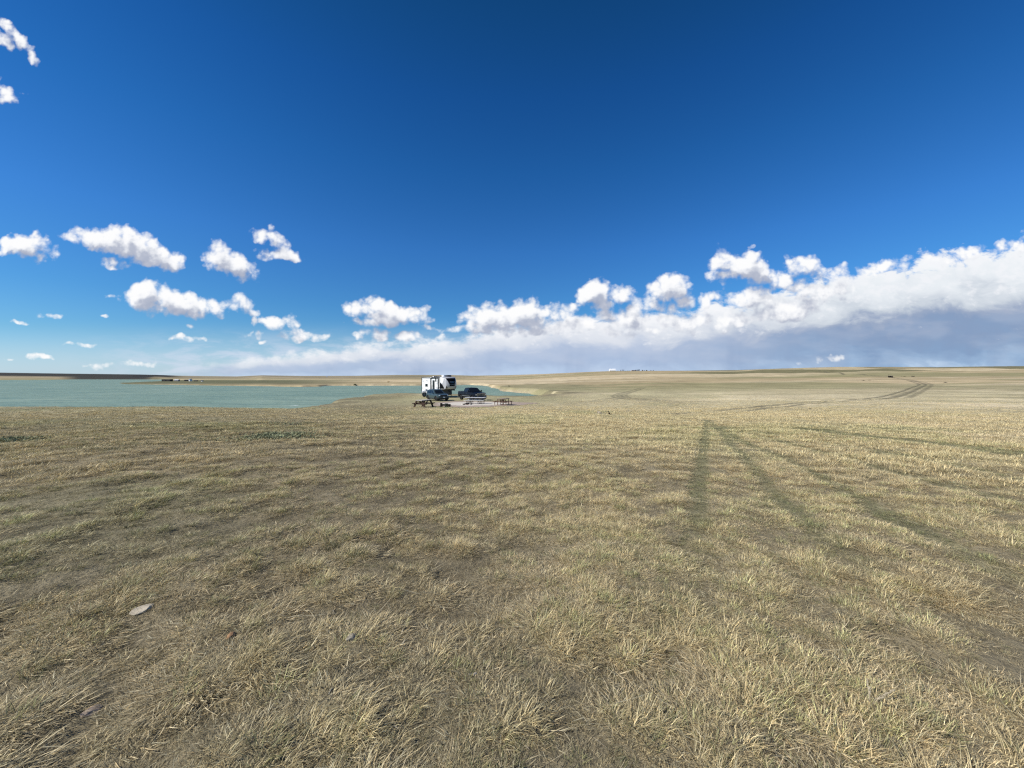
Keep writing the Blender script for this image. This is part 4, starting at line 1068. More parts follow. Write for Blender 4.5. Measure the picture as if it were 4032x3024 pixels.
# ------------------------------------------------------------------ blue grey crossover with the bike rack
CARX = []
def place_car():
    a = R(-90 + 36); hx, hy = math.cos(a), math.sin(a)
    Y = 57.6; X = (1722 - 2016) / F * Y
    zb = gz(X, Y)
    root = empty('parked_car', (X, Y, zb), a, 'blue grey crossover car with black grille parked in front of the white camper', 'car')
    wf, wr, rt = 1.40, -1.32, .355
    def w(x, z):
        s = .93 - .03 * float(smooth(.6, .35, z)) - .07 * float(smooth(.85, 1.08, z))
        s *= 1 - .12 * float(smooth(1.5, 2.25, x)) ** 1.5 - .06 * float(smooth(-1.7, -2.2, x))
        return s
    def dfm(x, y, z): return x + (-.16 * abs(y) ** 2.5 if x > 1.8 else 0), y * w(x, z), z
    prof = [(-2.17, .50), (-2.20, .80), (-2.12, 1.04), (-1.2, 1.05), (.7, 1.03), (1.0, 1.06), (1.7, 1.02), (2.05, .96), (2.20, .86), (2.23, .60), (2.18, .42)]
    prof += arc(wf, .36, .43, 12, 168, 10) + [(.9, .30), (-.82, .30)] + arc(wr, .36, .43, 12, 168, 10)
    bm = prism(BM(), prof, -1, 1, {'z': [.42, .55, .7, .85, .95], 'y': [-.8, -.4, 0, .4, .8], 'x': [-1.9, -.9, 0, .8, 1.5, 1.8, 2.0]}, dfm)
    auto_smooth(link('body', bm, W['teal'], root), 28)
    def cw(z): return .855 - .20 * (z - 1.03) / .64
    gp = [(-2.02, 1.02), (-1.85, 1.45), (-1.68, 1.60), (-1.3, 1.655), (-.2, 1.675), (.12, 1.63), (1.02, 1.03)]
    gdf = lambda x, y, z: (x - .10 * abs(y) ** 3 * (x > -.1), y * cw(z), z + .03 * (1 - y * y) * (z > 1.58))
    bm = prism(BM(), gp, -1, 1, {'z': [1.2, 1.4, 1.55], 'y': [-.7, -.35, 0, .35, .7]}, gdf)
    cabin = auto_smooth(link('cabin', bm, W['teal'], root), 30)
    for s in (-1, 1):
        for pr in ([(-.30, 1.08), (-.30, 1.55), (.06, 1.55), (.74, 1.09)], [(-1.22, 1.08), (-1.22, 1.55), (-.38, 1.55), (-.38, 1.08)], [(-1.82, 1.14), (-1.66, 1.50), (-1.32, 1.53), (-1.32, 1.09)]):
            link('side_window', prism(BM(), pr, s * .985, s * 1.008, {'z': [1.2, 1.35, 1.5]}, lambda x, y, z: (x - .10 * (x > -.1), y * cw(z), z)), W['glass'], cabin)
        # doors sit a little proud, with black sill cladding below
        for (x0, x1) in ((-.32, .80), (-1.02, -.38)):
            d = link('door', prism(BM(), [(x0, .40), (x0, 1.02), (x1, 1.02), (x1, .40)], s * .985, s * 1.010, {'z': [.55, .7, .85, .95]}, dfm), W['teal'], root)
            bm = BM(); box(bm, (x0 + .13, s * .925, .90), (.16, .05, .03)); link('handle', bm, W['black'], d)
        link('sill_cladding', prism(BM(), [(-.86, .27), (-.86, .42), (.92, .42), (.92, .27)], s * .97, s * 1.03, None, dfm), W['clad'], root)
        for cx in (wf, wr):
            bm = BM(); tube(bm, [(p, s * .925, q) for p, q in arc(cx, .36, .445, 5, 175, 12)], .035, 6); link('wheel_arch_trim', bm, W['clad'], root)
        bm = BM(); box(bm, (.62, s * .99, 1.10), (.12, .18, .14), bevel=.03); link('mirror', bm, W['teal'], root)
        wheel('wheel', root, wf, s * .80, rt, .23, s, W['alloy'], 5); wheel('wheel', root, wr, s * .80, rt, .23, s, W['alloy'], 5)
        bm = BM(); tube(bm, [(-1.55, s * .60, 1.66), (-1.4, s * .60, 1.72), (-.3, s * .60, 1.735), (-.1, s * .60, 1.69)], .018, 6); link('roof_rail', bm, W['black'], root)
        bm = BM(); box(bm, (-2.12, s * .72, .93), (.10, .18, .22), bevel=.02); link('tail_light', bm, W['red'], root)
        bm = BM(); box(bm, (2.10, s * .63, .86), (.16, .22, .13), (0, 0, -s * .3), .03); link('headlight', bm, W['lamp'], root)
    bm = BM()
    rows = []
    for z, x in ((1.09, .935), (1.25, .695), (1.42, .44), (1.57, .215)):
        rows.append([(x - .10 * abs(y) ** 3 + .012, y * cw(z) * .90, z) for y in np.linspace(-1, 1, 9)])
    V = [[bm.verts.new(p) for p in r] for r in rows]; U = [[bm.verts.new((p[0] - .04, p[1], p[2] - .03)) for p in r] for r in rows]
    for i in range(3):
        for k in range(8): bm.faces.new((V[i][k], V[i][k + 1], V[i + 1][k + 1], V[i + 1][k])); bm.faces.new((U[i][k], U[i + 1][k], U[i + 1][k + 1], U[i][k + 1]))
    link('windscreen', bm, W['glass'], cabin)
    bm = BM(); box(bm, (2.205, 0, .80), (.05, 1.02, .24), bevel=.02); gr = link('grille', bm, W['black'], root)
    bm = BM(); box(bm, (2.235, 0, .82), (.02, .9, .03)); link('grille_bar', bm, W['darksteel'], gr)
    bm = BM(); prism(bm, [(2.0, .28), (2.0, .50), (2.20, .50), (2.24, .44), (2.16, .29)], -.86, .86, {'y': [-.6, -.3, 0, .3, .6]}, lambda x, y, z: (x - .22 * abs(y) ** 2.5, y, z)); link('front_bumper', bm, W['clad'], root)
    bm = BM(); box(bm, (2.255, 0, .58), (.02, .32, .17)); link('number_plate', bm, W['plate'], root)
    bm = BM(); prism(bm, [(-2.24, .34), (-2.24, .58), (-2.0, .58), (-2.0, .34)], -.86, .86); link('rear_bumper', bm, W['clad'], root)
    bm = BM(); box(bm, (0, 0, .30), (3.6, 1.3, .12)); link('chassis', bm, W['under'], root)
    # hitch rack
    bm = BM(); box(bm, (-2.45, 0, .42), (.55, .08, .08)); box(bm, (-2.66, -.05, .45), (.16, 2.25, .05)); box(bm, (-2.40, -.9, .45), (.5, .04, .04)); link('hitch_rack', bm, W['darksteel'], root)
    # dirt bike riding on the rack: it points to the car's right
    M = Matrix.Translation((X, Y, zb)) @ Matrix.Rotation(a, 4, 'Z')
    p = M @ Vector((-2.66, 0, .475))
    bike(p, a - math.pi / 2)

def bike(loc, rz):
    root = empty('dirt_bike', loc, rz, 'white dirt bike carried crosswise on the rack behind the blue grey car', 'motorcycle')
    def bw(x, r, w):
        bm = BM(); lathe(bm, [(r * .80, -w * .4), (r * .9, -w / 2), (r * .98, -w * .3), (r, 0), (r * .98, w * .3), (r * .9, w / 2), (r * .80, w * .4), (r * .78, 0), (r * .80, -w * .4)], 30)
        o = link('wheel', bm, W['rubber'], root, True); o.location = (x, 0, r)
        bm = BM(); lathe(bm, [(r * .80, -.02), (r * .76, -.02), (r * .76, .02), (r * .80, .02), (r * .80, -.02)], 30); lathe(bm, [(.001, -.05), (.05, -.05), (.05, .05), (.001, .05)], 12)
        for k in range(12):
            t = 2 * math.pi * k / 12; tube(bm, [(math.cos(t) * .04, .02 * (-1) ** k, math.sin(t) * .04), (math.cos(t + .3) * r * .77, 0, math.sin(t + .3) * r * .77)], .006, 4)
        lathe(bm, [(.06, .055), (.14, .055), (.14, .06), (.06, .06)], 20); link('rim', bm, W['steel'], o)
    bw(.95, .36, .10); bw(-.50, .34, .13)
    bm = BM()
    for s in (-1, 1): tube(bm, [(.95, s * .09, .36), (.58, s * .09, 1.12)], .026, 8)
    box(bm, (.63, 0, 1.02), (.06, .24, .05)); link('fork', bm, W['steel'], root)
    bm = BM(); prism(bm, [(.42, .93), (.62, .86), (.98, .83), (1.38, .70), (1.40, .73), (1.1, .90), (.85, .97), (.60, 1.00)], -.09, .09); link('front_fender', bm, W['white'], root)
    bm = BM(); prism(bm, [(.68, .95), (.80, 1.20), (.66, 1.24), (.58, .98)], -.11, .11); link('headlight_mask', bm, W['white'], root)
    bm = BM(); tube(bm, [(.50, -.40, 1.18), (.56, -.20, 1.17), (.60, 0, 1.13), (.56, .20, 1.17), (.50, .40, 1.18)], .015, 8)
    for s in (-1, 1): tube(bm, [(.48, s * .42, 1.18), (.50, s * .30, 1.18)], .024, 8)
    hb = link('handlebar', bm, W['black'], root)
    for s in (-1, 1):
        bm = BM(); box(bm, (.58, s * .33, 1.19), (.05, .20, .10), (0, 0, -s * .35), .02); link('hand_guard', bm, W['black'], hb)
    bm = BM(); tube(bm, [(.58, 0, 1.08), (.20, 0, .95), (-.20, 0, .80), (-.30, 0, .42)], .03, 8); tube(bm, [(.56, 0, .98), (.32, 0, .5), (.1, 0, .33), (-.3, 0, .38)], .03, 8)
    for s in (-1, 1): tube(bm, [(-.50, s * .10, .34), (-.15, s * .10, .42)], .03, 8)
    link('frame', bm, W['darksteel'], root)
    bm = BM(); box(bm, (.12, 0, .46), (.40, .26, .30), bevel=.05); tube(bm, [(.15, 0, .58), (.24, 0, .80)], .10, 10); link('engine', bm, W['steel'], root)
    bm = BM(); tube(bm, [(.30, .12, .62), (.34, .16, .45), (.05, .16, .40), (-.3, .15, .62), (-.75, .14, .78)], [.025, .025, .03, .05, .05], 8); link('exhaust', bm, W['steel'], root)
    bm = BM(); prism(bm, [(.12, .82), (.20, 1.05), (.46, 1.05), (.52, .92), (.50, .70), (.34, .66)], -.14, .14); link('fuel_tank', bm, W['white'], root)
    bm = BM(); prism(bm, [(-.68, .93), (-.66, .98), (-.1, .96), (.24, 1.06), (.20, .95), (-.1, .87)], -.09, .09); link('seat', bm, W['black'], root)
    bm = BM(); prism(bm, [(-.10, .80), (-.12, .90), (-.70, .95), (-1.02, .99), (-1.0, .94), (-.6, .84)], -.10, .10); link('rear_fender', bm, W['white'], root)
# ------------------------------------------------------------------ picnic tables, fire pit
def jitter_wood(name, col, var=.25): return mat(name, col, .85, 0, 0, var, 9, .2, .3)
def place_camp():
    wood = jitter_wood('weathered_timber', (.075, .046, .034)); top_w = jitter_wood('pale_timber_top', (.52, .47, .40), .18)
    alu = mat('bare_aluminium_plank', (.72, .70, .66), .42, .35); pipe = mat('black_pipe', (.018, .017, .017), .5, .3)
    brown = jitter_wood('brown_stained_wood', (.14, .08, .052)); lt = jitter_wood('tan_wood_top', (.34, .27, .20), .2)
    # --- heavy timber table
    x, y, z = pix_ground(1668, 1603); root = empty('picnic_table', (x, y, z), R(-22), 'heavy dark timber picnic table with thick legs at the left end of the gravel', 'picnic table', 'picnic tables on the gravel pad')
    for k in range(4):
        pass
    bm = BM()
    for k in range(4): box(bm, (-.30 + k * .20, 0, .735), (.19, 1.75, .06), bevel=.008)
    link('table_top', bm, top_w, root)
    for s in (-1, 1):
        bm = BM(); box(bm, (s * .70, 0, .42), (.26, 1.75, .075), bevel=.01); link('bench_seat', bm, wood, root)
        bm = BM(); box(bm, (0, s * .62, .38), (1.55, .10, .13)); box(bm, (0, s * .62, .66), (.72, .10, .09)); link('cross_beam', bm, wood, root)
        for q in (-1, 1):
            bm = BM(); box(bm, (q * .52, s * .62 + .09 * s, .33), (.16, .10, .80), (0, -q * .42, 0), .01); link('leg', bm, wood, root)
            bm = BM(); box(bm, (q * .02 + q * .13, s * .34, .50), (.08, .62, .09), (s * .75, 0, 0)); link('brace', bm, wood, root)
    # --- long table, bare metal planks on bent pipe
    x, y, z = pix_ground(1872, 1590.5); root = empty('picnic_table', (x, y, z), R(-12), 'long picnic table with bright bare metal planks on black pipe frames beside the dark pickup', 'picnic table', 'picnic tables on the gravel pad')
    bm = BM()
    for k in range(3): box(bm, (0, -.255 + k * .255, .775), (2.5, .245, .04), bevel=.01)
    link('table_top', bm, alu, root)
    for s in (-1, 1):
        bm = BM(); box(bm, (0, s * .68, .465), (2.5, .26, .04), bevel=.01); link('bench_seat', bm, alu, root)
    for q in (-1, 1):
        for o_ in (-.16, .16):
            bm = BM(); xx = q * .72 + o_
            r_ = .16
            loop = [(xx, -.80, .44), (xx, -.80, .20)] + [(xx, -.80 + r_ - r_ * math.cos(t), .19 - r_ * math.sin(t)) for t in np.linspace(.3, math.pi / 2, 5)] + [(xx, -.3, .03), (xx, .3, .03)] + [(xx, .80 - r_ + r_ * math.sin(t), .19 - r_ * math.cos(t)) for t in np.linspace(0, math.pi / 2 - .3, 5)] + [(xx, .80, .20), (xx, .80, .44)]
            tube(bm, loop, .03, 8); tube(bm, [(xx, -.28, .03), (xx, -.28, .755)], .03, 8); tube(bm, [(xx, .28, .03), (xx, .28, .755)], .03, 8); tube(bm, [(xx, -.80, .435), (xx, .80, .435)], .025, 8)
            link('pipe_leg', bm, pipe, root)
    bm = BM()
    for s in (-1, 1): tube(bm, [(-.56, 0, .06), (-.1, 0, .74)] if s < 0 else [(.56, 0, .06), (.1, 0, .74)], .022, 8)
    link('brace', bm, pipe, root)
    # --- brown table on the right
    x, y, z = pix_ground(1981, 1595); root = empty('picnic_table', (x, y, z), R(-28), 'brown slatted picnic table with slanted braces at the right end of the gravel', 'picnic table', 'picnic tables on the gravel pad')
    bm = BM()
    for k in range(5): box(bm, (-.32 + k * .16, 0, .745), (.145, 1.85, .04), bevel=.006)
    link('table_top', bm, lt, root)
    for s in (-1, 1):
        bm = BM()
        for k in (-1, 1): box(bm, (s * .72 + k * .075, 0, .435), (.14, 1.85, .04), bevel=.006)
        link('bench_seat', bm, brown, root)
        bm = BM(); box(bm, (0, s * .66, .39), (1.62, .05, .07)); box(bm, (0, s * .66, .70), (.72, .05, .06)); box(bm, (0, s * .66, .03), (1.5, .05, .05)); link('cross_beam', bm, brown, root)
        for q in (-1, 1):
            bm = BM(); box(bm, (q * .34, s * .66, .37), (.06, .06, .72)); link('leg', bm, brown, root)
            bm = BM(); box(bm, (q * .74, s * .66, .20), (.05, .05, .40)); link('bench_leg', bm, brown, root)
            bm = BM(); box(bm, (q * .10, s * .36, .50), (.05, .70, .055), (s * .80, 0, 0)); link('brace', bm, brown, root)
    # --- ring of stones round a cold fire, charred logs, bucket
    cx, cy, cz = pix_ground(1838, 1594.5)
    pale = mat('pale_field_stone', (.55, .50, .43), .9, 0, 0, .25, 8, .2, .4); char = mat('charred_wood', (.014, .012, .011), .9, var=.4)
    dark = mat('dark_field_stone', (.085, .06, .05), .9, 0, 0, .3, 8, .2, .4)
    names = ['whitest rounded stone at the left of the fire ring', 'squat pale stone at the front of the fire ring', 'dark sooty stone in the front of the fire ring', 'reddish brown stone on the right of the fire ring', 'flat pale stone at the back of the fire ring', 'small dark stone closing the right end of the fire ring', 'small pale stone at the back right of the fire ring', 'dark rounded stone between the pale ones of the fire ring']
    for k in range(8):
        t = 2 * math.pi * k / 8 + 2.6; px, py = cx + .52 * math.cos(t), cy + .46 * math.sin(t)
        m = [pale, pale, dark, mat('red_field_stone', (.20, .12, .09), .9, 0, 0, .3, 8, .2, .4), pale, dark, pale, dark][k]
        rock('fire_ring_stone', px, py, (.30 - .03 * (k % 3), .22 + .03 * (k % 2), .20 + .02 * (k % 3)), m, k, names[k], 'stone', 'stones around the fire ring')
    for k, (dx, rz, L, lab) in enumerate(((-.06, .5, .7, 'charred log lying across the stone fire ring'), (.08, -.7, .55, 'short burnt log propped on the stones of the fire ring'))):
        bm = BM(); tube(bm, [(-L / 2, 0, .03 + k * .05), (0, .02, .06 + k * .06), (L / 2, -.01, .05 + k * .1)], [.05, .06, .045], 9); o = link('firewood_log', bm, char, None, True)
        o.location = (cx + dx, cy, gz(cx, cy) + .08); o.rotation_euler = (0, 0, rz); tag(o, lab, 'log', 'burnt logs in the fire ring')
    # --- log seat, bucket and stump left of the ring
    lx, ly, lz = pix_ground(1753, 1602.5)
    g = gz
    def stump(dx, dy, r, h, lab, m):
        bm = BM(); pts = [(0, 0, -.02), (.01, 0, h * .5), (0, .01, h)]
        tube(bm, pts, [r * 1.08, r, r * .97], 14); o = link('log_stump', bm, m, None); o.location = (lx + dx, ly + dy, g(lx + dx, ly + dy)); tag(o, lab, 'stump', 'log stumps by the fire'); return o
    dk = jitter_wood('dark_log', (.035, .026, .021), .4)
    stump(-.42, .0, .13, .40, 'dark upright stump at the left end of the log bench', dk)
    stump(.40, .12, .11, .30, 'short dark stump at the right end of the log bench', dk)
    bm = BM(); tube(bm, [(-.52, .04, .20), (0, .05, .21), (.55, .16, .20)], [.085, .095, .08], 12); o = link('log_bench', bm, dk); o.location = (lx, ly + .05, g(lx, ly)); tag(o, 'dark log lying level as a low bench on two stumps', 'log bench')
    bm = BM(); lathe(bm, [(.001, 0), (.15, 0), (.19, .36), (.20, .37), (.17, .36), (.135, .04), (.001, .04)], 20, 'Z')
    o = link('bucket', bm, mat('green_black_plastic', (.018, .026, .020), .5)); o.location = (lx + .16, ly - .20, g(lx + .16, ly - .2)); tag(o, 'dark green bucket standing in front of the log bench', 'bucket')
    bm = BM(); tube(bm, [(-.19, 0, .36)] + [(-.19 * math.cos(t), 0, .36 - .16 * math.sin(t)) for t in np.linspace(.3, 2.8, 8)] + [(.19, 0, .36)], .006, 5); link('handle', bm, W['steel'], o)
    bm = BM(); box(bm, (0, 0, .11), (.30, .16, .025), (0, -.7, .3)); o = link('wooden_plank', bm, lt); o.location = (lx + .58, ly - .10, g(lx + .58, ly - .1)); tag(o, 'short pale plank leaning on the right stump', 'plank')

def rock(name, x, y, size, m, seed, label, cat='rock', group=None, sink=.25):
    rnd = random.Random(seed * 13 + 5)
    bm = BM(); bmesh.ops.create_icosphere(bm, subdivisions=4, radius=.5)
    ph = [rnd.uniform(0, 6) for _ in range(6)]
    planes = [(Vector((rnd.gauss(0, 1), rnd.gauss(0, 1), rnd.gauss(0, .8))).normalized(), rnd.uniform(.27, .43)) for _ in range(11)]
    for v in bm.verts:
        p = v.co
        for n_, d_ in planes:
            k = p.dot(n_) - d_
            if k > 0: p = p - n_ * k
        p = p * (1 + .06 * math.sin(p.x * 9 + ph[0]) * math.sin(p.y * 8 + ph[1]) + .04 * math.sin(p.z * 14 + ph[2]))
        v.co = Vector((p.x * size[0], p.y * size[1], p.z * size[2]))
    o = link(name, bm, m, None, False); auto_smooth(o, 25)
    o.location = (x, y, gz(x, y) + size[2] * (.42 - sink)); o.rotation_euler = (rnd.uniform(-.12, .12), rnd.uniform(-.12, .12), rnd.uniform(0, 6))
    return tag(o, label, cat, group)

def place_rocks():
    lime = mat('limestone', (.50, .43, .32), .9, 0, 0, .2, 14, .2, .4); tan = mat('sandstone', (.36, .29, .22), .9, 0, 0, .22, 14, .2, .4)
    org = mat('orange_stone', (.42, .24, .12), .9, 0, 0, .2, 18, .2, .3); grey = mat('grey_stone', (.33, .295, .235), .9, 0, 0, .25, 18, .2, .4); pink = mat('pink_stone', (.33, .26, .20), .9, 0, 0, .2, 16, .2, .3)
    for k, (px, py, w, m, lab) in enumerate((
        (565, 2425, 76, lime, 'flat pale limestone slab lying in grass at lower left, largest stone in the meadow'),
        (912, 2519, 44, org, 'rounded orange stone lying in the dry grass'),
        (1385, 2530, 60, grey, 'grey stone half hidden under grass near the centre foreground'),
        (1852, 2695, 26, grey, 'small upright grey stone chip in the centre foreground'),
        (1868, 2706, 30, lime, 'small pale stone chip leaning beside the grey chip'),
        (358, 2862, 62, pink, 'pinkish flat stone at the bottom left of the meadow'))):
        x, y, z = pix_ground(px, py); s = .72 * w / F * math.hypot(x, y, EYE)
        rock('field_stone', x, y, (s * .95, s * .72, s * (.30 if k in (0, 5) else .5)), m, 40 + k, lab, 'stone', 'loose stones in the near grass', sink=.34)
    for k, (px, py, w, lab) in enumerate(((1560, 1598.5, 4.5, 'small pale boulder alone on the grass left of the camp'), (1619, 1603.5, 6, 'pale boulder nearest the left side of the timber picnic table'))):
        x, y, z = pix_ground(px, py); s = w / F * y
        rock('boulder', x, y, (s * 1.1, s, s * .7), lime, 60 + k, lab, 'boulder', 'pale boulders left of the picnic table')

def leafy(bm, rnd, n, rx, ry, h, leaf, dome=True):
    for _ in range(n):
        a = rnd.uniform(0, 2 * math.pi); q = min(1.25, abs(rnd.gauss(0, .52))); x, y = q * rx * math.cos(a), q * ry * math.sin(a)
        lump = .5 + .5 * vnoise(np.array([x * 3.2]), np.array([y * 3.2]), 77)[0]
        z = h * max(.15, 1 - q ** 2) * lump * rnd.uniform(.15, 1)
        if lump < .62 and rnd.random() < .6: continue
        n_ = Vector((rnd.gauss(-.5, .8), rnd.gauss(-.3, .8), abs(rnd.gauss(.8, .6)))).normalized(); t = n_.orthogonal().normalized(); b = n_.cross(t)
        l = leaf * rnd.uniform(.6, 1.4); c = Vector((x, y, z + .01))
        t = (t * math.cos(a) + b * math.sin(a)); b = n_.cross(t)
        vs = [bm.verts.new(c - t * l), bm.verts.new(c + b * l * .35), bm.verts.new(c + t * l), bm.verts.new(c - b * l * .35)]
        bm.faces.new(vs)

def leaf_mat(name, col):
    m = mat(name, col, .9, 0, 0, .35, 3, .1); return m

def place_shrubs():
    sg = leaf_mat('sage_leaf', (.25, .262, .15)); st = mat('shrub_stem', (.10, .08, .06), .9)
    rnd = random.Random(3)
    for k, (px, py, w, dep, h, n, lab) in enumerate((
        (1090, 1722, 330, 2.2, .16, 3000, 'wide low patch of grey green sagebrush in the grass before the lake'),
        (40, 1738, 190, 1.6, .14, 1200, 'low dark sagebrush at the left edge of the meadow'),
        (1105, 1672, 210, 1.2, .07, 380, 'thin dark green growth in the hollow behind the sagebrush patch'))):
        x, y, z = pix_ground(px, py); wx = w / F * y / 2
        root = empty('sagebrush', (x, y, z), 0, lab, 'shrub', 'low sagebrush patches')
        bm = BM(); leafy(bm, rnd, n, wx, dep / 2, h, .035)
        for v in bm.verts:      # follow the ground
            v.co.z += gz(x + v.co.x, y + v.co.y) - z if k == 9 else 0
        link('foliage', bm, sg, root, recalc=False)
        bm = BM()
        hub = Vector((0, 0, -.06))
        for _ in range(26):
            a = rnd.uniform(0, 6.28); q = math.sqrt(rnd.random()) * .7; sx, sy = q * wx * math.cos(a), q * dep / 2 * math.sin(a)
            tube(bm, [hub, (sx * .5, sy * .5, -.03), (sx, sy, -.01), (sx + rnd.gauss(0, .04), sy + rnd.gauss(0, .04), h * .7)], [.012, .009, .006, .003], 4)
        link('stem', bm, st, root)
    dry = mat('dry_stalk', (.44, .37, .25), .9, 0, 0, .2, 30)
    for k, (px, py, h, lab) in enumerate(((3425, 2790, .11, 'pale dead flower stalk with seed heads at lower right'),)):
        x, y, z = pix_ground(px, py); root = empty('dead_stalk', (x, y, z), 0, lab, 'dead plant')
        for q in range(4):
            a = rnd.uniform(0, 6.28); lx, ly = rnd.uniform(.02, .09) * math.cos(a) + .05, rnd.uniform(.02, .09) * math.sin(a)
            hh = h * rnd.uniform(.7, 1.1); bm = BM(); tube(bm, [(0, 0, -.02), (lx * .4, ly * .4, hh * .6), (lx, ly, hh)], [.002, .0016, .001], 5)
            so = link('stem', bm, dry, root); bh = BM()
            A, B = Vector((lx * .55, ly * .55, hh * .68)), Vector((lx, ly, hh))
            pts = [A + (B - A) * (t_ / 12) + Vector((rnd.gauss(0, .002), rnd.gauss(0, .002), 0)) for t_ in range(13)]
            tube(bh, pts, [.002 + .0026 * (t_ % 2) for t_ in range(13)], 6)
            link('seed_head', bh, dry, so)
    gr = leaf_mat('bank_bush_leaf', (.07, .08, .04))
    for k, (px, py, w, lab) in enumerate(((2005, 1521.5, 9, 'small bush on the grassy mound above the inlet'), (1398, 1517, 12, 'dark bush on the far lake shore'))):
        x, y, z = pix_ground(px, py); s = w / F * y
        root = empty('bush', (x, y, z), 0, lab, 'bush', 'lone bushes by the water')
        bm = BM(); leafy(bm, rnd, 420, s * .6, s * .5, s * .6, s * .09); link('foliage', bm, gr, root, recalc=False)
        bm = BM(); tube(bm, [(0, 0, -.1), (0, 0, s * .35)], s * .03, 5); link('stem', bm, st, root)

# ------------------------------------------------------------------ dogs
def skin(name, verts, edges, radii, m, parent=None, root=0, sub=2):
    me = bpy.data.meshes.new(name); me.from_pydata([Vector(v) for v in verts], edges, [])
    o = bpy.data.objects.new(name, me); COL.objects.link(o); o.parent = parent
    me.materials.append(m)
    md = o.modifiers.new('skin', 'SKIN'); md.use_smooth_shade = True
    for i, r in enumerate(radii):
        sv = me.skin_vertices[0].data[i]; sv.radius = r if isinstance(r, tuple) else (r, r); sv.use_root = (i == root)
    ss = o.modifiers.new('subsurf', 'SUBSURF'); ss.levels = sub; ss.render_levels = sub
    return o

def place_dogs():
    # sitting dog, seen from its left: faces -X
    x, y, z = pix_ground(2400, 1633); s = 14.3 / F * y / .56
    fur = mat('dark_brown_fur', (.030, .021, .014), .9, 0, 0, .4, 30)
    root = empty('dog', (x, y, z), 0, 'small dark brown dog sitting upright in the grass', 'dog')
    V = [(.02, 0, .12), (-.02, 0, .22), (-.08, 0, .33), (-.12, 0, .42), (-.14, 0, .49), (-.20, 0, .505), (-.27, 0, .485), (-.31, 0, .475),   # pelvis..muzzle
         (-.11, .055, .30), (-.13, .06, .16), (-.13, .06, .04), (-.17, .06, .018),      # fore leg L
         (-.11, -.055, .30), (-.13, -.06, .16), (-.13, -.06, .04), (-.17, -.06, .018),  # fore leg R
         (-.03, .10, .13), (-.10, .11, .11), (.00, .11, .035), (-.09, .11, .02),        # hind leg L: thigh, knee, hock, paw
         (-.03, -.10, .13), (-.10, -.11, .11), (.00, -.11, .035), (-.09, -.11, .02),
         (.10, 0, .06), (.20, 0, .03), (.30, .01, .045), (.36, .01, .085)]              # tail
    E = [(0, 1), (1, 2), (2, 3), (3, 4), (4, 5), (5, 6), (6, 7), (2, 8), (8, 9), (9, 10), (10, 11), (2, 12), (12, 13), (13, 14), (14, 15), (0, 16), (16, 17), (17, 18), (18, 19), (0, 20), (20, 21), (21, 22), (22, 23), (0, 24), (24, 25), (25, 26), (26, 27)]
    Rd = [.105, .10, .092, .062, .055, .062, .036, .026, .045, .028, .022, .022, .045, .028, .022, .022, .06, .045, .026, .022, .06, .045, .026, .022, .035, .022, .02, .014]
    b = skin('body', V, E, Rd, fur, root)
    for q in (-1, 1):
        bm = BM(); prism(bm, [(-.165, .545), (-.20, .55), (-.185, .50), (-.15, .45), (-.135, .47)], q * .05, q * .066); link('ear', bm, fur, root)
    bm = BM(); bmesh.ops.create_icosphere(bm, subdivisions=2, radius=.014, matrix=Matrix.Translation((-.338, 0, .483))); link('nose', bm, W['black'], root)
    bm = BM()
    for q in (-1, 1): bmesh.ops.create_icosphere(bm, subdivisions=2, radius=.009, matrix=Matrix.Translation((-.247, q * .042, .522)))
    link('eyes', bm, W['gloss_black'], root)
    root.scale = (s, s, s)
    # pale dog lying down
    x, y, z = pix_ground(2360, 1628); s = 17 / F * y / .62
    cream = mat('cream_fur', (.62, .52, .40), .9, 0, 0, .2, 20)
    root = empty('dog', (x, y, z + .035), R(6), 'small cream dog lying down in the grass left of the dark dog', 'dog')
    V = [(.14, 0, .10), (.04, 0, .115), (-.08, 0, .12), (-.16, 0, .16), (-.22, 0, .21), (-.28, 0, .205), (-.34, 0, .185),
         (-.12, .07, .07), (-.20, .08, .03), (-.32, .08, .02), (-.12, -.07, .07), (-.20, -.08, .03), (-.32, -.08, .02),
         (.10, .09, .08), (.00, .12, .05), (.10, .13, .025), (.0, .14, .02), (.10, -.09, .08), (.0, -.12, .05), (.10, -.13, .025), (.0, -.14, .02),
         (.24, .01, .06), (.33, .03, .03), (.42, .07, .025)]
    E = [(0, 1), (1, 2), (2, 3), (3, 4), (4, 5), (5, 6), (2, 7), (7, 8), (8, 9), (2, 10), (10, 11), (11, 12), (0, 13), (13, 14), (14, 15), (15, 16), (0, 17), (17, 18), (18, 19), (19, 20), (0, 21), (21, 22), (22, 23)]
    Rd = [.10, .10, .105, .07, .06, .045, .026, .05, .028, .022, .05, .028, .022, .065, .04, .026, .022, .065, .04, .026, .022, .03, .022, .014]
    skin('body', V, E, Rd, cream, root)
    tanf = mat('tan_fur', (.30, .20, .12), .9)
    for q in (-1, 1):
        bm = BM(); prism(bm, [(-.20, .265), (-.235, .26), (-.22, .19), (-.18, .18)], q * .05, q * .068); e = link('ear', bm, tanf, root)
    bm = BM(); bmesh.ops.create_icosphere(bm, subdivisions=2, radius=.014, matrix=Matrix.Translation((-.366, 0, .188))); link('nose', bm, W['black'], root)
    bm = BM()
    for q in (-1, 1): bmesh.ops.create_icosphere(bm, subdivisions=2, radius=.009, matrix=Matrix.Translation((-.295, q * .037, .226)))
    link('eyes', bm, W['gloss_black'], root)
    root.scale = (s, s, s)

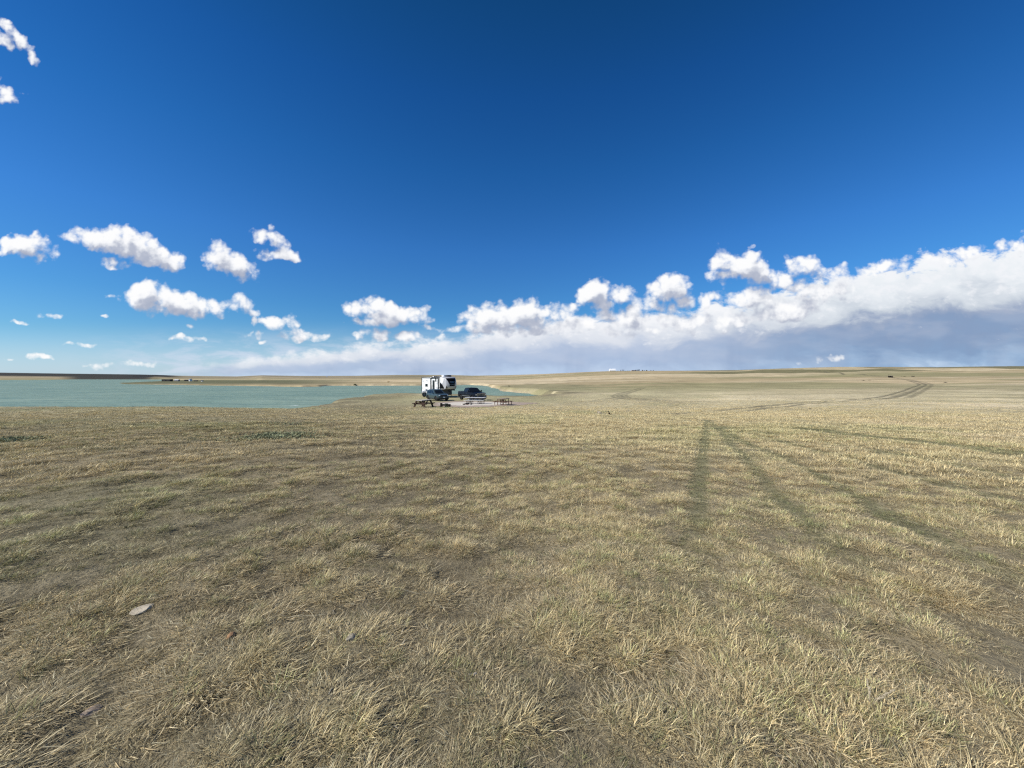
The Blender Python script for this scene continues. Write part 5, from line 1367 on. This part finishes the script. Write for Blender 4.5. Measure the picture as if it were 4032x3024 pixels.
# ------------------------------------------------------------------ far buildings and trees
def gable(parent, name_w, name_r, L, D, h, rh, mw, mr, ov=.3):
    bm = BM(); prism(bm, [(-D / 2, -.4), (-D / 2, h), (0, h + rh - .05), (D / 2, h), (D / 2, -.4)], -L / 2, L / 2)
    w = link(name_w, bm, mw, parent)
    bm = BM(); e = ov * rh / (D / 2)
    prism(bm, [(-D / 2 - ov, h - e), (-D / 2 - ov, h - e + .15), (0, h + rh + .15), (D / 2 + ov, h - e + .15), (D / 2 + ov, h - e), (0, h + rh)], -L / 2 - ov, L / 2 + ov)
    r = link(name_r, bm, mr, parent)
    for o in (w, r): o.rotation_euler = (0, 0, R(90))
    return w, r

def place_far():
    dw = mat('dark_boards', (.030, .030, .028), .9, var=.3); ww = mat('white_boards', (.80, .80, .78), .6); gt = mat('grey_tin_roof', (.48, .49, .50), .5, .3)
    dkroof = mat('dark_roof', (.05, .05, .05), .8)
    def at(px, py): return pix_ground(px, py)
    def sz(px, y): return px / F * y
    def ridge(px, dpy=0.0):
        u_ = (px - 2016) / F; y = float(np.interp(u_, SU, SKY[:, 2])) * .975; return u_ * y, y, gz(u_ * y, y)
    # spit farm
    x, y, z = at(659, 1501.5); r = empty('farm_shed', (x, y, z), R(4), 'long low dark farm shed with flat roof on the spit across the lake', 'shed', 'farm buildings on the lake spit')
    L = sz(31, y); h = sz(8.5, y)
    bm = BM(); box(bm, (0, 0, h * .45), (L, L * .45, h * .95)); link('wall', bm, dw, r)
    bm = BM(); box(bm, (0, 0, h * .96), (L * 1.02, L * .47, h * .08)); link('roof', bm, mat('shed_roof', (.20, .20, .20), .7), r)
    for k in (-1, 1):
        bm = BM(); box(bm, (k * L * .22, -L * .226, h * .38), (L * .26, .1, h * .7)); link('door', bm, dkroof, r)
    x, y, z = at(697, 1501); r = empty('farm_shed', (x, y, z), R(-3), 'small grey shed with pale tin roof right of the dark shed', 'shed', 'farm buildings on the lake spit')
    L = sz(16, y); h = sz(4.2, y); gable(r, 'wall', 'roof', L, L * .5, h, h * .7, mat('grey_boards', (.22, .22, .23), .8), gt)
    x, y, z = at(735, 1500.5); r = empty('farm_shed', (x, y, z), 0, 'low dark lean-to beside the white farm house', 'shed', 'farm buildings on the lake spit')
    L = sz(14, y); h = sz(3.8, y); gable(r, 'wall', 'roof', L, L * .5, h, h * .35, dw, dkroof)
    x, y, z = at(750, 1501); r = empty('farmhouse', (x, y, z), R(-38), 'tall white farm house with grey side on the lake spit', 'house', 'farm buildings on the lake spit')
    L = sz(13, y); h = sz(8, y); w_, rf = gable(r, 'wall', 'roof', L, L * .62, h, h * .22, ww, mat('house_roof', (.30, .31, .35), .6, .3))
    for k in range(2):
        bm = BM(); box(bm, (-L * .31 - .02, (k - .5) * L * .4, h * .55), (.08, L * .14, h * .22)); 
        o = link('window', bm, W['glass'], r); o.rotation_euler = (0, 0, R(90))
    x, y, z = at(771, 1501.3); r = empty('farm_shed', (x, y, z), 0, 'dark low implement shed right of the white farm house', 'shed', 'farm buildings on the lake spit')
    L = sz(12, y); h = sz(2.6, y); gable(r, 'wall', 'roof', L, L * .4, h, h * .5, dw, dkroof)
    x, y, z = at(796, 1502); r = empty('farm_shed', (x, y, z), R(-20), 'tiny white hut at the right end of the spit farm', 'hut', 'farm buildings on the lake spit')
    L = sz(8, y); h = sz(3.4, y); gable(r, 'wall', 'roof', L, L * .6, h, h * .5, ww, dkroof)
    # lone white house on the far plain
    x, y, z = at(1287, 1484.5); r = empty('farmhouse', (x, y, z), R(10), 'tiny white house alone on the far plain beyond the lake', 'house')
    L = sz(7, y); h = sz(1.6, y); gable(r, 'wall', 'roof', L, L * .6, h, h * .6, ww, gt)
    # hay bale across the water
    x, y, z = at(1529, 1505.5); rr = sz(2.4, y)
    bm = BM(); tube(bm, [(-rr * 1.6, 0, rr), (-rr * .8, 0, rr * 1.0), (rr * .8, 0, rr), (rr * 1.6, 0, rr)], [rr * .9, rr, rr, rr * .9], 20); o = link('hay_bale', bm, mat('hay', (.30, .22, .12), .95, 0, 0, .3, 2)); o.location = (x, y, z); o.rotation_euler = (0, 0, R(-30)); tag(o, 'round tan hay bale on the pasture across the lake', 'hay bale')
    # farm on the skyline
    x, y, z = ridge(2411)
    r = empty('farm_hall', (x, y, z), R(-4), 'large white curved roof hall on the skyline ridge', 'hall')
    L = sz(23, y); D = L * .7; h = sz(9.6, y)
    bm = BM(); pr = [(-D / 2, -1.5), (-D / 2, h * .5)] + [(-D / 2 * math.cos(t), h * .5 + h * .5 * math.sin(t)) for t in np.linspace(.12, math.pi - .12, 12)] + [(D / 2, h * .5), (D / 2, -1.5)]
    prism(bm, pr, -L / 2, L / 2); o = link('roof', bm, mat('white_metal_sheet', (.85, .86, .86), .5), r); o.rotation_euler = (0, 0, R(90))
    bm = BM(); box(bm, (0, -D / 2 - .15, .1), (L * 1.0, .3, 1.4)); link('base_wall', bm, mat('concrete_base', (.16, .15, .13), .9), r)
    bm = BM(); box(bm, (L / 2 + .03, 0, h * .3), (.2, D * .4, h * .55)); link('door', bm, gt, r)
    con = leaf_mat('spruce_needles', (.018, .030, .020)); bk = mat('bark', (.06, .045, .035), .9); dec = leaf_mat('shelterbelt_leaf', (.035, .050, .040))
    rnd = random.Random(9)
    for k, px in enumerate((2443, 2449.5, 2456)):
        x, y, z = ridge(px); h = sz((5.6, 6.6, 6.2)[k], y)
        r = empty('spruce_tree', (x, y, z), 0, ('leftmost of three dark spruces beside the white hall', 'middle and tallest of the three dark spruces', 'rightmost of the three dark spruces on the ridge')[k], 'tree', 'three spruces beside the white hall')
        bm = BM()
        for q in range(700):
            t = rnd.random() ** .8; a = rnd.uniform(0, 6.28); rad = h * .30 * (1 - t * .92) * (.35 + .65 * rnd.random()); c = Vector((rad * math.cos(a), rad * math.sin(a), h * (.08 + .92 * t)))
            d = Vector((math.cos(a), math.sin(a), -.35)); b_ = Vector((-math.sin(a), math.cos(a), 0)); l = h * .06
            bm.faces.new([bm.verts.new(c), bm.verts.new(c + b_ * l * .6 + d * l), bm.verts.new(c + d * l * 1.8), bm.verts.new(c - b_ * l * .6 + d * l)])
        link('crown', bm, con, r, recalc=False)
        bm = BM(); tube(bm, [(0, 0, -.5), (0, 0, h * .9)], [h * .035, h * .006], 7); link('trunk', bm, bk, r)
    labs = ['low dark shrub just right of the white hall', 'low shrub right of the three spruces', 'second low shrub between spruces and house', 'shrub halfway between the spruces and the ridge house', 'rounded tree touching the left side of the ridge house', 'dark tree in front of the ridge house', 'tallest dark tree behind the ridge house', 'dark tree at the right end of the ridge house', 'round grey tree right of the ridge house', 'smaller bushy tree next to the round grey tree', 'wide rounded tree in the shelterbelt gap', 'second last small round tree of the ridge shelterbelt', 'last small round tree at the right end of the shelterbelt']
    for k, (px, w, h_) in enumerate(((2433, 8, 1.6), (2464, 5, 1.6), (2472, 6, 1.8), (2479, 5, 1.7), (2492, 6, 3.2), (2504, 6, 5.0), (2511, 5, 5.6), (2516, 6, 6.2), (2530, 7, 4.2), (2537, 4, 2.4), (2545.5, 8, 4.0), (2562.5, 5, 2.6), (2572, 6, 2.6))):
        x, y, z = ridge(px); W_, h = sz(w, y), sz(h_, y)
        r = empty('shelterbelt_tree', (x, y, z), 0, labs[k], 'tree', 'shelterbelt trees along the ridge farm')
        bm = BM()
        for q in range(420):
            v = Vector((rnd.gauss(0, 1), rnd.gauss(0, 1), rnd.gauss(0, 1))).normalized() * (rnd.random() ** .4)
            lump = .75 + .35 * math.sin(v.x * 5 + k) * math.sin(v.y * 4 + k * 2) 
            c = Vector((v.x * W_ * .55 * lump, v.y * W_ * .5 * lump, h * .56 + v.z * h * .46 * lump)); n_ = Vector((rnd.gauss(0, 1), rnd.gauss(0, 1), rnd.gauss(0, 1))).normalized(); t = n_.orthogonal().normalized() * h * .09; b_ = n_.cross(t)
            bm.faces.new([bm.verts.new(c - t), bm.verts.new(c + b_), bm.verts.new(c + t), bm.verts.new(c - b_)])
        link('crown', bm, dec, r, recalc=False)
        bm = BM(); tube(bm, [(0, 0, -.4), (0, 0, h * .6)], [h * .05, h * .02], 6); link('trunk', bm, bk, r)
    x, y, z = ridge(2500); r = empty('farmhouse', (x, y + 14, gz(x, y + 14)), R(8), 'low pale ridge house hidden among dark trees', 'house')
    L = sz(18, y); h = sz(1.6, y); gable(r, 'wall', 'roof', L, L * .45, h, h * .7, mat('pale_siding', (.45, .38, .33), .8), mat('brown_roof', (.12, .08, .07), .8))
    # hut with a post frame, trough and scrub on the right
    x, y, z = at(3505, 1486.3); r = empty('field_hut', (x, y, z), R(-18), 'small dark field shelter with open side and post beside the far track', 'hut')
    w = sz(15, y); h = sz(7.5, y)
    bm = BM(); box(bm, (w * .30, 0, h * .42), (w * .36, w * .5, h * .84)); box(bm, (-w * .1, w * .24, h * .42), (w * .5, .08, h * .7)); link('wall', bm, mat('hut_board', (.05, .04, .032), .9), r)
    bm = BM(); box(bm, (0, 0, h * .90), (w * 1.0, w * .62, h * .07), (0, -.05, 0)); link('roof', bm, mat('hut_roof', (.34, .30, .26), .7), r)
    for dx in (-w * .45, -w * .2):
        bm = BM(); box(bm, (dx, -w * .22, h * .42), (.12, .12, h * .9)); link('post', bm, bk, r)
    bm = BM(); tube(bm, [(-w * .52, -w * .3, 0), (-w * .52, -w * .3, h * 1.55), ], .05, 6); tube(bm, [(-w * .52, -w * .3, h * 1.5), (w * .2, -w * .3, h * 1.53)], .035, 6); link('pole_frame', bm, bk, r)
    x, y, z = at(3595, 1483); w = sz(10, y); h = sz(2.8, y)
    r = empty('water_trough', (x, y, z), R(6), 'dark low water trough beside the far track, right of the hut', 'trough')
    bm = BM(); box(bm, (0, 0, h * .55), (w, w * .35, h * .8)); bmesh.ops.inset_region(bm, faces=[f for f in bm.faces if f.normal.z > .9], thickness=w * .04, depth=-h * .3); link('tank', bm, dw, r)
    for k in (-1, 1):
        bm = BM(); box(bm, (k * w * .4, 0, h * .1), (w * .06, w * .33, h * .3)); link('leg', bm, dw, r)
    dgr = leaf_mat('dry_scrub', (.07, .06, .045))
    for k, (px, py, w, lab) in enumerate(((3550, 1482, 5, 'small round dark scrub between the hut and the trough'), (3561, 1484, 9, 'low flat dark scrub left of the trough'), (3400, 1498.5, 10, 'low dark scrub on the flat below the hut'), (3722, 1507, 12, 'dark scrub on the grey flat right of the tracks'), (3424, 1497.5, 8, 'second low scrub right of the flat scrub below the hut'), (3190, 1612, 14, 'dark scrub clump on the bank under the bend of the track'))):
        x, y, z = at(px, py); s = sz(w, y); r = empty('scrub_bush', (x, y, z), 0, lab, 'bush', 'dark scrub on the right hand prairie')
        bm = BM(); leafy(bm, rnd, 300, s * .55, s * .4, s * .32, s * .07); link('foliage', bm, dgr, r, recalc=False)
        bm = BM(); tube(bm, [(0, 0, -.1), (0, 0, s * .2)], s * .02, 5); link('stem', bm, bk, r)
build_sun_camera()
build_world()
build_ground()
build_lake()
build_pads()
build_grass()
place_trailer()
place_pickup()
place_car()
place_camp()
place_rocks()
place_shrubs()
place_dogs()
place_far()
